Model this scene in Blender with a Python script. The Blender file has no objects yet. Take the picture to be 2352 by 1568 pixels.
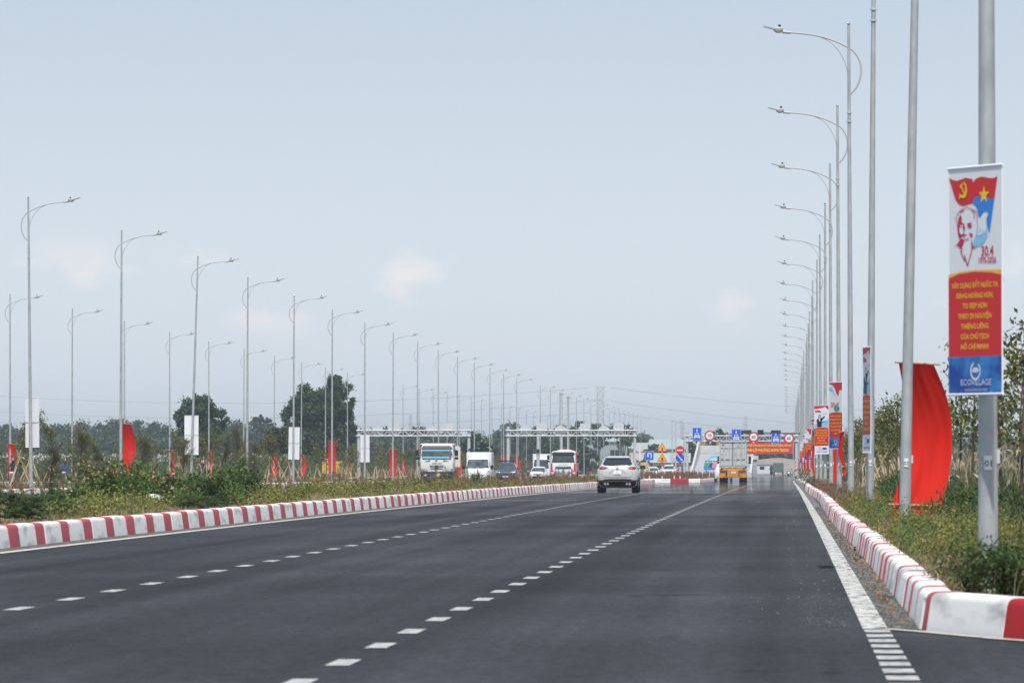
import bpy, bmesh, math, random
import numpy as np
from mathutils import Vector, Matrix
rng = np.random.default_rng(7); random.seed(7)
R = math.radians
sc = bpy.context.scene
COL = sc.collection

# ------------------------------------------------------------------ camera
F = 12000.0; CX, CY = 1176.0, 784.0; VX, VY = 1808.0, 1062.0; EYE = 1.25
nrm = math.sqrt((VX-CX)**2 + (VY-CY)**2 + F*F)
YAW = math.asin((VX-CX)/nrm); PITCH = math.asin((VY-CY)/nrm/math.cos(YAW))
cam = bpy.data.cameras.new('camera'); camo = bpy.data.objects.new('camera', cam); COL.objects.link(camo)
cam.sensor_width = 36.0; cam.lens = 36.0*F/2352.0; cam.clip_start = 1.0; cam.clip_end = 20000.0
camo.location = (0, 0, EYE); camo.rotation_euler = (math.pi/2 + PITCH, 0, YAW)
cam.dof.use_dof = True; cam.dof.focus_distance = 230.0; cam.dof.aperture_fstop = 10.0
sc.camera = camo
CROT = camo.rotation_euler.to_matrix()
def at(px, py, Y):
    d = CROT @ Vector((px-CX, -(py-CY), -F)); d = d*(Y/d.y)
    return Vector((d.x, Y, EYE + d.z))
def atx(px, Y): return at(px, VY, Y).x

# ------------------------------------------------------------------ world, sun, exposure
SUN_EL, SUN_AZ = R(61), R(174)          # azimuth clockwise from +Y (the driving direction)
w = bpy.data.worlds.new('World'); sc.world = w; w.use_nodes = True
nt = w.node_tree; nt.nodes.clear()
def N(tree, typ, **kw):
    n = tree.nodes.new(typ)
    for k, v in kw.items():
        if k.startswith('i_'): n.inputs[k[2:].replace('_', ' ')].default_value = v
        else: setattr(n, k, v)
    return n
sky = N(nt, 'ShaderNodeTexSky', sky_type='NISHITA', sun_disc=False)
sky.sun_elevation = SUN_EL; sky.sun_rotation = SUN_AZ; sky.air_density = 1.0; sky.dust_density = 2.5; sky.ozone_density = 2.5
tc = N(nt, 'ShaderNodeTexCoord'); sep = N(nt, 'ShaderNodeSeparateXYZ')
nt.links.new(tc.outputs['Generated'], sep.inputs[0])
# thin milky veil over the whole sky, then low cumulus along the horizon all round
veil = N(nt, 'ShaderNodeMix', data_type='RGBA'); veil.inputs[0].default_value = 0.82
hzr = N(nt, 'ShaderNodeValToRGB'); hzr.color_ramp.elements[0].color = (.88, .93, .985, 1); hzr.color_ramp.elements[1].position = .45; hzr.color_ramp.elements[1].color = (.40, .52, .70, 1)
q_ = hzr.color_ramp.elements.new(.035); q_.color = (.79, .868, .945, 1); q_ = hzr.color_ramp.elements.new(.085); q_.color = (.605, .70, .82, 1)
nt.links.new(sep.outputs[2], hzr.inputs[0]); sc10 = N(nt, 'ShaderNodeVectorMath', operation='SCALE'); sc10.inputs['Scale'].default_value = 10.0; nt.links.new(hzr.outputs[0], sc10.inputs[0])
nt.links.new(sky.outputs[0], veil.inputs[6]); nt.links.new(sc10.outputs[0], veil.inputs[7])
mp = N(nt, 'ShaderNodeMapping'); mp.inputs['Scale'].default_value = (26, 26, 48); mp.inputs['Location'].default_value = (3.1, 1.7, .4)
nt.links.new(tc.outputs['Generated'], mp.inputs[0])
no = N(nt, 'ShaderNodeTexNoise'); no.inputs['Scale'].default_value = 1.55; no.inputs['Detail'].default_value = 7; no.inputs['Roughness'].default_value = 0.55
nt.links.new(mp.outputs[0], no.inputs['Vector'])
r1 = N(nt, 'ShaderNodeMapRange', interpolation_type='SMOOTHSTEP'); r1.inputs[1].default_value = 0.53; r1.inputs[2].default_value = 0.70
nt.links.new(no.outputs[0], r1.inputs[0])
lo = N(nt, 'ShaderNodeMapRange', interpolation_type='SMOOTHSTEP'); lo.inputs[1].default_value = 0.020; lo.inputs[2].default_value = 0.031
hi = N(nt, 'ShaderNodeMapRange', interpolation_type='SMOOTHSTEP'); hi.inputs[1].default_value = 0.046; hi.inputs[2].default_value = 0.034
nt.links.new(sep.outputs[2], lo.inputs[0]); nt.links.new(sep.outputs[2], hi.inputs[0])
m1 = N(nt, 'ShaderNodeMath', operation='MULTIPLY'); m2 = N(nt, 'ShaderNodeMath', operation='MULTIPLY'); m3 = N(nt, 'ShaderNodeMath', operation='MULTIPLY'); m3.inputs[1].default_value = 0.50
nt.links.new(r1.outputs[0], m1.inputs[0]); nt.links.new(lo.outputs[0], m1.inputs[1])
nt.links.new(m1.outputs[0], m2.inputs[0]); nt.links.new(hi.outputs[0], m2.inputs[1]); nt.links.new(m2.outputs[0], m3.inputs[0])
cl = N(nt, 'ShaderNodeMix', data_type='RGBA')
nt.links.new(m3.outputs[0], cl.inputs[0]); nt.links.new(veil.outputs[2], cl.inputs[6]); cl.inputs[7].default_value = (9.9, 9.35, 9.0, 1)
bg = N(nt, 'ShaderNodeBackground'); bg.inputs['Strength'].default_value = 0.106
wo = N(nt, 'ShaderNodeOutputWorld')
nt.links.new(cl.outputs[2], bg.inputs[0]); nt.links.new(bg.outputs[0], wo.inputs[0])

sun = bpy.data.lights.new('sun', 'SUN'); suno = bpy.data.objects.new('sun', sun); COL.objects.link(suno)
sun.energy = 4.6; sun.angle = R(1.5); sun.color = (1.0, 0.955, 0.89)
SD = Vector((math.sin(SUN_AZ)*math.cos(SUN_EL), math.cos(SUN_AZ)*math.cos(SUN_EL), math.sin(SUN_EL)))
suno.rotation_euler = SD.to_track_quat('Z', 'Y').to_euler(); suno.location = SD*300
vs = sc.view_settings; vs.view_transform = 'Standard'; vs.look = 'None'; vs.exposure = 0.0; vs.gamma = 1.0; vs.use_curve_mapping = False

HAZE_D = 0.00018
# ------------------------------------------------------------------ ground profile (the road sinks gently far ahead)
_ty = np.array([-100, 0, 120, 240, 360, 472, 670, 900, 1500, 9000.]); _tz = np.array([0, 0, 0, -.12, -.33, -.58, -.82, -1.02, -1.35, -1.35])
_yy = np.arange(-200, 9001, 4.0); _zz = np.interp(_yy, _ty, _tz)
_k = np.exp(-0.5*(np.arange(-20, 21)/9.0)**2); _k /= _k.sum()
_zs = np.convolve(np.pad(_zz, 20, mode='edge'), _k, mode='valid')
def gz(y): return float(np.interp(y, _yy, _zs))
def gza(y): return np.interp(y, _yy, _zs)

# ------------------------------------------------------------------ helpers: mesh building
def new_obj(name, me, parent=None):
    o = bpy.data.objects.new(name, me); COL.objects.link(o)
    if parent is not None: o.parent = parent
    return o
def tag(o, label=None, cat=None, group=None, kind=None):
    if label: o['label'] = label
    if cat: o['category'] = cat
    if group: o['group'] = group
    if kind: o['kind'] = kind
    return o
def thing(name, label, cat, loc=(0, 0, 0), rz=0.0, group=None):
    o = bpy.data.objects.new(name, None); COL.objects.link(o); o.empty_display_size = 0.2
    o.location = loc; o.rotation_euler = (0, 0, rz)
    return tag(o, label, cat, group)
def dup(o, loc=None, rz=None, label=None, group=None, parent=None, scale=None, rot=None):
    c = o.copy(); COL.objects.link(c); c.parent = parent
    for ch in list(o.children): dup(ch, parent=c)
    if loc is not None: c.location = loc
    if rz is not None: c.rotation_euler = (0, 0, rz)
    if rot is not None: c.rotation_euler = rot
    if scale is not None: c.scale = (scale,)*3
    if label: c['label'] = label
    if group: c['group'] = group
    return c

class MB:
    def __init__(s): s.v = []; s.f = []; s.m = []; s.X = None
    def add(s, vs, fs, m=0):
        b = len(s.v)
        if s.X is not None: vs = [s.X @ Vector(p) for p in vs]
        s.v += [tuple(p) for p in vs]; s.f += [tuple(i+b for i in f) for f in fs]; s.m += [m]*len(fs)
        return s
    def box(s, c, d, m=0, taper=1.0, rz=0.0, rx=0.0):
        x, y, z = d[0]/2, d[1]/2, d[2]/2
        P = [(-x,-y,-z),(x,-y,-z),(x,y,-z),(-x,y,-z),(-x*taper,-y*taper,z),(x*taper,-y*taper,z),(x*taper,y*taper,z),(-x*taper,y*taper,z)]
        M4 = Matrix.Translation(c) @ Matrix.Rotation(rz, 4, 'Z') @ Matrix.Rotation(rx, 4, 'X')
        return s.add([M4 @ Vector(p) for p in P], [(0,3,2,1),(4,5,6,7),(0,1,5,4),(1,2,6,5),(2,3,7,6),(3,0,4,7)], m)
    def cbox(s, c, d, b, m=0):      # box with chamfered vertical and top/bottom edges
        x, y, z = d[0]/2, d[1]/2, d[2]/2
        lv = [(-z, b), (-z+b, 0), (z-b, 0), (z, b)]; P = []; Fc = []
        for zz, e in lv:
            X, Y = x-e, y-e; q = b*0.7
            P += [(c[0]+px, c[1]+py, c[2]+zz) for px, py in ((-X+q,-Y),(X-q,-Y),(X,-Y+q),(X,Y-q),(X-q,Y),(-X+q,Y),(-X,Y-q),(-X,-Y+q))]
        for i in range(3):
            for k in range(8): Fc.append((i*8+k, i*8+(k+1) % 8, i*8+8+(k+1) % 8, i*8+8+k))
        Fc += [tuple(range(7, -1, -1)), tuple(range(24, 32))]
        return s.add(P, Fc, m)
    def tube(s, pts, r, n=8, m=0, cap=True):
        pts = [Vector(p) for p in pts]; k = len(pts)
        rs = [r]*k if isinstance(r, (int, float)) else list(r)
        P = []; Fc = []; a = None
        for i, p in enumerate(pts):
            t = (pts[min(i+1, k-1)] - pts[max(i-1, 0)]).normalized()
            if a is None: a = t.orthogonal().normalized()
            a = (a - t*a.dot(t)).normalized(); b = t.cross(a)
            for j in range(n):
                th = 2*math.pi*j/n; P.append(p + (a*math.cos(th) + b*math.sin(th))*rs[i])
        for i in range(k-1):
            for j in range(n): Fc.append((i*n+j, i*n+(j+1) % n, (i+1)*n+(j+1) % n, (i+1)*n+j))
        if cap: Fc += [tuple(range(n-1, -1, -1)), tuple(range((k-1)*n, k*n))]
        return s.add(P, Fc, m)
    def lathe(s, prof, n=12, c=(0, 0, 0), axis='Z', m=0):
        P = []; Fc = []
        for r, h in prof:
            for j in range(n):
                th = 2*math.pi*j/n; x, y = r*math.cos(th), r*math.sin(th)
                P.append({'Z': (c[0]+x, c[1]+y, c[2]+h), 'Y': (c[0]+x, c[1]+h, c[2]+y), 'X': (c[0]+h, c[1]+x, c[2]+y)}[axis])
        k = len(prof)
        for i in range(k-1):
            for j in range(n): Fc.append((i*n+j, i*n+(j+1) % n, (i+1)*n+(j+1) % n, (i+1)*n+j))
        Fc += [tuple(range(n-1, -1, -1)), tuple(range((k-1)*n, k*n))]
        return s.add(P, Fc, m)
    def ball(s, c, r, n=10, m=0, sz=1.0):
        pr = [(max(1e-4, r*math.sin(math.pi*i/6)), -r*sz*math.cos(math.pi*i/6)) for i in range(7)]
        return s.lathe(pr, n, c, 'Z', m)
    def prismY(s, poly, y0, y1, m=0):     # polygon (x, z) pushed along y
        n = len(poly); P = [(x, y0, z) for x, z in poly] + [(x, y1, z) for x, z in poly]
        return s.add(P, [tuple(range(n-1, -1, -1)), tuple(range(n, 2*n))] + [(i, (i+1) % n, n+(i+1) % n, n+i) for i in range(n)], m)
    def prismX(s, poly, x0, x1, m=0):     # polygon (y, z) pushed along x
        n = len(poly); P = [(x0, y, z) for y, z in poly] + [(x1, y, z) for y, z in poly]
        return s.add(P, [tuple(range(n)), tuple(range(2*n-1, n-1, -1))] + [(n+i, n+(i+1) % n, (i+1) % n, i) for i in range(n)], m)
    def quad(s, a, b, c, d, m=0): return s.add([a, b, c, d], [(0, 1, 2, 3)], m)
    def stack(s, lv, nc=4, m=0):          # levels (z, half width, rear y, front y, corner radius): rounded outlines bridged upward
        P = []; Fc = []; n = 4*(nc+1)
        for z, hw, yr, yf, rad in lv:
            rad = min(rad, hw*0.95, (yf-yr)/2*0.95)
            for cx, cy, a0 in ((hw-rad, yf-rad, 0), (-hw+rad, yf-rad, 90), (-hw+rad, yr+rad, 180), (hw-rad, yr+rad, 270)):
                for j in range(nc+1):
                    a = R(a0 + 90*j/nc); P.append((cx+rad*math.cos(a), cy+rad*math.sin(a), z))
        for i in range(len(lv)-1):
            for j in range(n): Fc.append((i*n+j, i*n+(j+1) % n, (i+1)*n+(j+1) % n, (i+1)*n+j))
        Fc += [tuple(range(n-1, -1, -1)), tuple(range((len(lv)-1)*n, len(lv)*n))]
        return s.add(P, Fc, m)
    def mesh(s, mats, smooth=False, ang=38):
        me = bpy.data.meshes.new('m'); me.from_pydata(s.v, [], s.f)
        if not isinstance(mats, (list, tuple)): mats = [mats]
        for mm in mats: me.materials.append(mm)
        if len(mats) > 1: me.polygons.foreach_set('material_index', s.m)
        if smooth: me.shade_smooth(); me.set_sharp_from_angle(angle=R(ang))
        me.update(); return me
    def build(s, name, mats, parent=None, smooth=False, ang=38):
        return new_obj(name, s.mesh(mats, smooth, ang), parent)

def np_mesh(name, V, Q, mats, parent=None, smooth=False, midx=None):
    V = np.ascontiguousarray(V, np.float32).reshape(-1, 3); Q = np.ascontiguousarray(Q, np.int32)
    n, k = Q.shape; me = bpy.data.meshes.new('m')
    me.vertices.add(len(V)); me.vertices.foreach_set('co', V.ravel())
    me.loops.add(n*k); me.loops.foreach_set('vertex_index', Q.ravel())
    me.polygons.add(n); me.polygons.foreach_set('loop_start', np.arange(0, n*k, k, dtype=np.int32))
    me.update(calc_edges=True)
    for mm in (mats if isinstance(mats, (list, tuple)) else [mats]): me.materials.append(mm)
    if midx is not None: me.polygons.foreach_set('material_index', np.ascontiguousarray(midx, np.int32))
    if smooth: me.shade_smooth()
    me.validate(); o = new_obj(name, me, parent); return o

# ------------------------------------------------------------------ helpers: materials
MATS = {}
def M(name, c, c2=None, scale=6.0, rough=0.6, metal=0.0, spec=0.4, bump=0.0, stretch=(1, 1, 1), lo=0.35, hi=0.65, detail=4, coat=0.0, emit=None, coord='Object'):
    if name in MATS: return MATS[name]
    mt = bpy.data.materials.new(name); mt.use_nodes = True; t = mt.node_tree; b = t.nodes['Principled BSDF']
    b.inputs['Base Color'].default_value = (*c, 1); b.inputs['Roughness'].default_value = rough; b.inputs['Metallic'].default_value = metal
    b.inputs['Specular IOR Level'].default_value = spec; b.inputs['Coat Weight'].default_value = coat
    if emit: b.inputs['Emission Color'].default_value = (*emit[0], 1); b.inputs['Emission Strength'].default_value = emit[1]
    if c2 is not None or bump:
        q = N(t, 'ShaderNodeTexCoord'); p = N(t, 'ShaderNodeMapping'); p.inputs['Scale'].default_value = stretch
        z = N(t, 'ShaderNodeTexNoise'); z.inputs['Scale'].default_value = scale; z.inputs['Detail'].default_value = detail
        if coord == 'World':
            g = N(t, 'ShaderNodeNewGeometry'); t.links.new(g.outputs['Position'], p.inputs[0])
        else: t.links.new(q.outputs['Object'], p.inputs[0])
        t.links.new(p.outputs[0], z.inputs['Vector'])
        if c2 is not None:
            r = N(t, 'ShaderNodeMapRange'); r.inputs[1].default_value = lo; r.inputs[2].default_value = hi
            x = N(t, 'ShaderNodeMix', data_type='RGBA'); x.inputs[6].default_value = (*c, 1); x.inputs[7].default_value = (*c2, 1)
            t.links.new(z.outputs[0], r.inputs[0]); t.links.new(r.outputs[0], x.inputs[0]); t.links.new(x.outputs[2], b.inputs['Base Color'])
        if bump:
            u = N(t, 'ShaderNodeBump'); u.inputs['Strength'].default_value = bump; u.inputs['Distance'].default_value = 0.02
            t.links.new(z.outputs[0], u.inputs['Height']); t.links.new(u.outputs[0], b.inputs['Normal'])
    MATS[name] = mt; return mt
def LEAF(name, cols, transl=0.3, rough=0.55, spec=0.3):
    if name in MATS: return MATS[name]
    mt = bpy.data.materials.new(name); mt.use_nodes = True; t = mt.node_tree; b = t.nodes['Principled BSDF']; out = t.nodes['Material Output']
    g = N(t, 'ShaderNodeNewGeometry'); r = N(t, 'ShaderNodeValToRGB'); e = r.color_ramp.elements
    while len(e) < len(cols): e.new(0.5)
    for i, c in enumerate(cols): e[i].position = i/max(1, len(cols)-1); e[i].color = (*c, 1)
    t.links.new(g.outputs['Random Per Island'], r.inputs[0]); t.links.new(r.outputs[0], b.inputs['Base Color'])
    b.inputs['Roughness'].default_value = rough; b.inputs['Specular IOR Level'].default_value = spec
    tr = N(t, 'ShaderNodeBsdfTranslucent'); mx = N(t, 'ShaderNodeMixShader'); mx.inputs[0].default_value = transl
    t.links.new(r.outputs[0], tr.inputs[0]); t.links.new(b.outputs[0], mx.inputs[1]); t.links.new(tr.outputs[0], mx.inputs[2]); t.links.new(mx.outputs[0], out.inputs[0])
    MATS[name] = mt; return mt

galv = M('galvanised steel', (.36, .39, .40), (.48, .51, .52), scale=9, rough=.55, metal=.35, spec=.5, stretch=(1, 1, .35), detail=6)
galv_far = M('weathered galvanised steel', (.50, .52, .53), (.58, .60, .61), scale=3, rough=.6, metal=.25)
lampgrey = M('lamp housing grey', (.44, .45, .46), rough=.5)
chrome = M('polished steel', (.75, .75, .76), rough=.16, metal=1.0)
black = M('black plastic', (.012, .012, .014), rough=.5)
rubber = M('tyre rubber', (.014, .014, .016), (.03, .03, .031), scale=12, rough=.85, spec=.2)
glass = M('tinted glass', (.02, .028, .032), rough=.06, spec=.7)
glass_lt = M('windscreen glass', (.025, .04, .045), (.06, .08, .085), scale=2.5, rough=.12, spec=.4)
white_p = M('white car paint', (.74, .75, .76), rough=.28, spec=.5, coat=.5)
pearl_p = M('pearl white car paint', (.48, .475, .46), rough=.3, spec=.5, coat=.6)
cream_p = M('cream truck paint', (.72, .72, .66), (.60, .59, .52), scale=2.2, rough=.45, lo=.5, hi=.8)
dark_p = M('dark blue grey car paint', (.035, .045, .06), rough=.25, spec=.6, coat=.6)
blue_p = M('blue bumper paint', (.02, .075, .34), rough=.4)
red_p = M('red truck paint', (.55, .035, .04), rough=.4)
amber = M('amber lens', (.85, .45, .03), rough=.25)
redlens = M('red tail lens', (.28, .008, .016), rough=.15, coat=.5)
clearlens = M('clear lens', (.62, .65, .68), rough=.1, spec=.7)
chassis_o = M('orange chassis paint', (.62, .26, .025), (.40, .17, .03), scale=3.0, rough=.6, lo=.5, hi=.75)
cont_g = M('grey container paint', (.52, .535, .52), (.43, .44, .425), scale=1.6, rough=.55, lo=.45, hi=.8)
steel_dk = M('dark steel', (.07, .07, .075), (.12, .11, .10), scale=5, rough=.6)
plate_w = M('number plate white', (.78, .79, .78), rough=.4)
ink = M('black ink', (.02, .02, .022), rough=.6)
sky_strip = M('blue windscreen film', (.17, .48, .64), rough=.2)
sign_b = M('sign blue', (.012, .105, .62), rough=.4)
sign_r = M('sign red', (.56, .035, .05), rough=.4)
sign_w = M('sign white', (.80, .80, .80), rough=.4)
sign_y = M('sign amber yellow', (.90, .40, .012), rough=.4)
sign_k = M('sign black', (.02, .02, .022), rough=.4)
sign_back = M('bare sign back', (.64, .66, .66), (.56, .58, .58), scale=3, rough=.5, metal=.2)
cloth_w = M('white banner vinyl', (.82, .84, .87), rough=.5)
p_red = M('print red', (.66, .025, .032), rough=.5)
p_crim = M('print crimson', (.55, .02, .085), rough=.5)
p_yel = M('print yellow', (.90, .62, .02), rough=.5)
p_gold = M('print gold', (.92, .50, .05), rough=.5)
p_blue = M('print blue', (.03, .24, .74), rough=.5)
p_cyan = M('print light blue', (.26, .60, .86), rough=.5)
p_pale = M('print pale blue', (.58, .73, .85), rough=.5)
p_deep = M('print deep blue', (.012, .07, .36), (.05, .30, .68), scale=3.2, rough=.5, lo=.42, hi=.62)
p_white = M('print white', (.83, .84, .86), rough=.5)
p_green = M('print green', (.05, .36, .28), rough=.5)
p_orange = M('print orange', (.80, .20, .03), rough=.5)
p_skin = M('print flesh', (.72, .52, .38), rough=.5)
p_pink = M('print pink', (.75, .28, .38), rough=.5)
p_navy = M('print navy', (.02, .05, .25), rough=.5)
bamboo = M('dry bamboo', (.50, .40, .24), (.34, .26, .15), scale=8, rough=.7, stretch=(1, 1, .3))
bamboo_g = M('weathered stake', (.42, .38, .31), (.27, .24, .19), scale=8, rough=.8, stretch=(1, 1, .3))
bark = M('bark', (.13, .105, .08), (.075, .06, .045), scale=9, rough=.9)
twig = M('twig', (.16, .10, .065), (.09, .065, .045), scale=9, rough=.9)
rope = M('wire', (.30, .31, .32), rough=.6)
conc = M('pale concrete', (.58, .58, .56), (.46, .46, .45), scale=.9, rough=.8, detail=6)
conc_d = M('grey concrete', (.40, .41, .42), (.33, .34, .35), scale=.7, rough=.8, detail=6)

def flagcloth():
    mt = bpy.data.materials.new('red flag cloth'); mt.use_nodes = True; t = mt.node_tree; b = t.nodes['Principled BSDF']; out = t.nodes['Material Output']
    b.inputs['Base Color'].default_value = (.68, .022, .014, 1); b.inputs['Roughness'].default_value = .75; b.inputs['Specular IOR Level'].default_value = .15
    tr = N(t, 'ShaderNodeBsdfTranslucent'); tr.inputs[0].default_value = (.85, .04, .02, 1); mx = N(t, 'ShaderNodeMixShader'); mx.inputs[0].default_value = .3
    t.links.new(b.outputs[0], mx.inputs[1]); t.links.new(tr.outputs[0], mx.inputs[2]); t.links.new(mx.outputs[0], out.inputs[0]); return mt
flag_m = flagcloth()

# ------------------------------------------------------------------ helpers: lettering
_txt = {}
def txt(body, h, mat, parent, x=0.0, y=0.0, z=0.0, w=None, name='lettering', bold=0.0, mirror=False, align='C', italic=0.0):
    """upright letters in the local x-z plane, read from -y (or from +y when mirror)"""
    key = (body, bold)
    if key not in _txt:
        cu = bpy.data.curves.new('t', 'FONT'); cu.body = body; cu.size = 1.0; cu.offset = bold; cu.resolution_u = 2
        ob = bpy.data.objects.new('t', cu); COL.objects.link(ob)
        dg = bpy.context.evaluated_depsgraph_get(); me = bpy.data.meshes.new_from_object(ob.evaluated_get(dg))
        a = np.empty(len(me.vertices)*3, np.float32); me.vertices.foreach_get('co', a)
        _txt[key] = (a.reshape(-1, 3).copy(), [tuple(p.vertices) for p in me.polygons])
        bpy.data.objects.remove(ob); bpy.data.curves.remove(cu); bpy.data.meshes.remove(me)
    V, Fc = _txt[key]; V = V.copy(); mn = V.min(0); mx = V.max(0)
    cap = 0.73; s = h/cap; sx = s if w is None else w/(mx[0]-mn[0])
    V[:, 0] -= (mn[0]+mx[0])/2 if align == 'C' else mn[0]
    X = V[:, 0]*sx + V[:, 1]*s*italic; Z = V[:, 1]*s
    if mirror: X = -X
    me = bpy.data.meshes.new('t'); me.from_pydata([(x+float(a), y, z+float(b)) for a, b in zip(X, Z)], [], Fc if not mirror else Fc)
    me.materials.append(mat); return new_obj(name, me, parent)
def shape(pts, mat, parent, y, name='print', z0=0.0):
    me = bpy.data.meshes.new('p'); me.from_pydata([(a, y, b+z0) for a, b in pts], [], [tuple(range(len(pts)))]); me.materials.append(mat)
    return new_obj(name, me, parent)
def star(cx, cz, r, rin=.40, k=5, rot=90): return [(cx+(r if i % 2 == 0 else r*rin)*math.cos(R(rot+i*180/k)), cz+(r if i % 2 == 0 else r*rin)*math.sin(R(rot+i*180/k))) for i in range(2*k)]
def circ(cx, cz, r, n=24, rz=None): rz = rz or r; return [(cx+r*math.cos(2*math.pi*i/n), cz+rz*math.sin(2*math.pi*i/n)) for i in range(n)]
# ------------------------------------------------------------------ setting: ground, roads, verges
def asphalt_mat():
    mt = bpy.data.materials.new('asphalt'); mt.use_nodes = True; t = mt.node_tree; b = t.nodes['Principled BSDF']; out = t.nodes['Material Output']
    g = N(t, 'ShaderNodeNewGeometry'); sp = N(t, 'ShaderNodeSeparateXYZ'); t.links.new(g.outputs['Position'], sp.inputs[0])
    def noise(scale, st, detail=3, rough=.5):
        p = N(t, 'ShaderNodeMapping'); p.inputs['Scale'].default_value = st; t.links.new(g.outputs['Position'], p.inputs[0])
        n = N(t, 'ShaderNodeTexNoise'); n.inputs['Scale'].default_value = scale; n.inputs['Detail'].default_value = detail; n.inputs['Roughness'].default_value = rough
        t.links.new(p.outputs[0], n.inputs['Vector']); return n.outputs[0]
    def rng_(src, a, b_, c, d):
        r = N(t, 'ShaderNodeMapRange'); t.links.new(src, r.inputs[0])
        for i, v in zip((1, 2, 3, 4), (a, b_, c, d)): r.inputs[i].default_value = v
        return r.outputs[0]
    def mth(op, a, b_):
        m = N(t, 'ShaderNodeMath', operation=op)
        for i, q in enumerate((a, b_)):
            if isinstance(q, (int, float)): m.inputs[i].default_value = q
            else: t.links.new(q, m.inputs[i])
        return m.outputs[0]
    big = rng_(noise(1.0, (.22, .035, 1), 4), .32, .68, .78, 1.22)            # broad paving patches
    streak = rng_(noise(1.0, (1.1, .012, 1), 3), .35, .65, .76, 1.26)          # wheel-track streaks along the road
    lay = rng_(noise(1.0, (.05, .16, 1), 5), .35, .65, .86, 1.14)            # cross bands left by the paver
    grain = rng_(noise(42, (1, .5, 1), 3, .7), .25, .75, .55, 1.45)
    speck = rng_(noise(26, (1, .45, 1), 2, .6), .66, .74, 0, 1)              # pale chips worn out of the surface near the verge
    edge = mth('MULTIPLY', rng_(sp.outputs[0], -1.1, .55, 0, .45), rng_(sp.outputs[1], 36.5, 43, 0, 1))
    spk = mth('MULTIPLY', speck, edge)
    stain = rng_(noise(1.0, (1.6, .5, 1), 4, .65), .62, .72, 1, .62)               # oil and damp stains
    joint = rng_(sp.outputs[1], 124.6, 125.4, .95, 1.10)                           # two paving runs meet here
    dust = rng_(sp.outputs[0], -10.9, -9.6, 1.35, 1.0)                             # dust swept against the median
    fine = rng_(noise(9, (1, .22, 1), 4, .7), .25, .75, .72, 1.28)
    v = mth('MULTIPLY', mth('MULTIPLY', mth('MULTIPLY', big, streak), mth('MULTIPLY', lay, grain)), mth('MULTIPLY', mth('MULTIPLY', stain, joint), mth('MULTIPLY', fine, dust)))
    mx = N(t, 'ShaderNodeMix', data_type='RGBA'); mx.blend_type = 'MULTIPLY'; mx.inputs[0].default_value = 1
    mx.inputs[6].default_value = (.044, .0472, .053, 1); cv = N(t, 'ShaderNodeCombineColor')
    for i in range(3): t.links.new(v, cv.inputs[i])
    t.links.new(cv.outputs[0], mx.inputs[7])
    m2 = N(t, 'ShaderNodeMix', data_type='RGBA'); t.links.new(spk, m2.inputs[0]); t.links.new(mx.outputs[2], m2.inputs[6]); m2.inputs[7].default_value = (.27, .265, .25, 1)
    t.links.new(m2.outputs[2], b.inputs['Base Color']); b.inputs['Roughness'].default_value = .9; b.inputs['Specular IOR Level'].default_value = .05
    bp = N(t, 'ShaderNodeBump'); bp.inputs['Strength'].default_value = .35; bp.inputs['Distance'].default_value = .004
    t.links.new(grain, bp.inputs['Height']); t.links.new(bp.outputs[0], b.inputs['Normal'])
    # hot bitumen turns mirror-like at the last fraction of a degree of grazing, in wavering bands
    lw = N(t, 'ShaderNodeLayerWeight'); lw.inputs[0].default_value = .5
    wav = rng_(noise(1.0, (.05, .30, 1), 3, .6), .3, .7, -.0034, .0034)
    fac = rng_(mth('ADD', lw.outputs['Facing'], wav), .9945, .9995, 0, .80)
    gl = N(t, 'ShaderNodeBsdfGlossy'); gl.inputs['Roughness'].default_value = .03; gl.inputs['Color'].default_value = (.9, .92, .95, 1)
    ms = N(t, 'ShaderNodeMixShader'); t.links.new(fac, ms.inputs[0]); t.links.new(b.outputs[0], ms.inputs[1]); t.links.new(gl.outputs[0], ms.inputs[2]); t.links.new(ms.outputs[0], out.inputs[0])
    return mt
asphalt = asphalt_mat()
soil = M('dry soil', (.27, .19, .125), (.17, .14, .085), scale=1.3, rough=.95, spec=.1, bump=.5, detail=6, coord='World')
field = M('scrubby field', (.085, .105, .04), (.16, .14, .075), scale=.05, rough=.95, spec=.1, detail=6, coord='World')
gutter_m = M('gravelly gutter', (.085, .085, .085), (.33, .32, .30), scale=9, rough=.95, spec=.1, stretch=(1, .35, 1), lo=.5, hi=.62, detail=6, coord='World')
gutter_d = M('dusty gutter', (.075, .072, .07), (.15, .14, .125), scale=6, rough=.95, spec=.1, stretch=(1, .3, 1), detail=6, coord='World')
def paint_mat(name, c, worn, lo, hi, scale, st=(1, .4, 1)):
    return M(name, c, worn, scale=scale, rough=.7, spec=.2, lo=lo, hi=hi, stretch=st, detail=5, coord='World')
line_white = paint_mat('lane paint', (.45, .45, .43), (.20, .205, .21), .46, .70, 13)
line_worn = paint_mat('worn edge line paint', (.52, .515, .47), (.11, .11, .11), .52, .575, 9)
line_left = paint_mat('dusty edge line paint', (.50, .48, .41), (.19, .18, .16), .58, .68, 8)
kerb_w = M('kerb white paint', (.77, .76, .73), (.25, .245, .235), scale=2.3, rough=.85, spec=.1, lo=.52, hi=.80, detail=7, stretch=(1, .6, 2.2), coord='World', bump=.15)
kerb_r = M('kerb red paint', (.44, .085, .098), (.26, .085, .09), scale=2.5, rough=.75, spec=.2, lo=.5, hi=.8, detail=6, coord='World')
kerb_rf = M('fresh kerb red paint', (.43, .018, .024), (.35, .02, .026), scale=2.5, rough=.7, spec=.2, coord='World')

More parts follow.
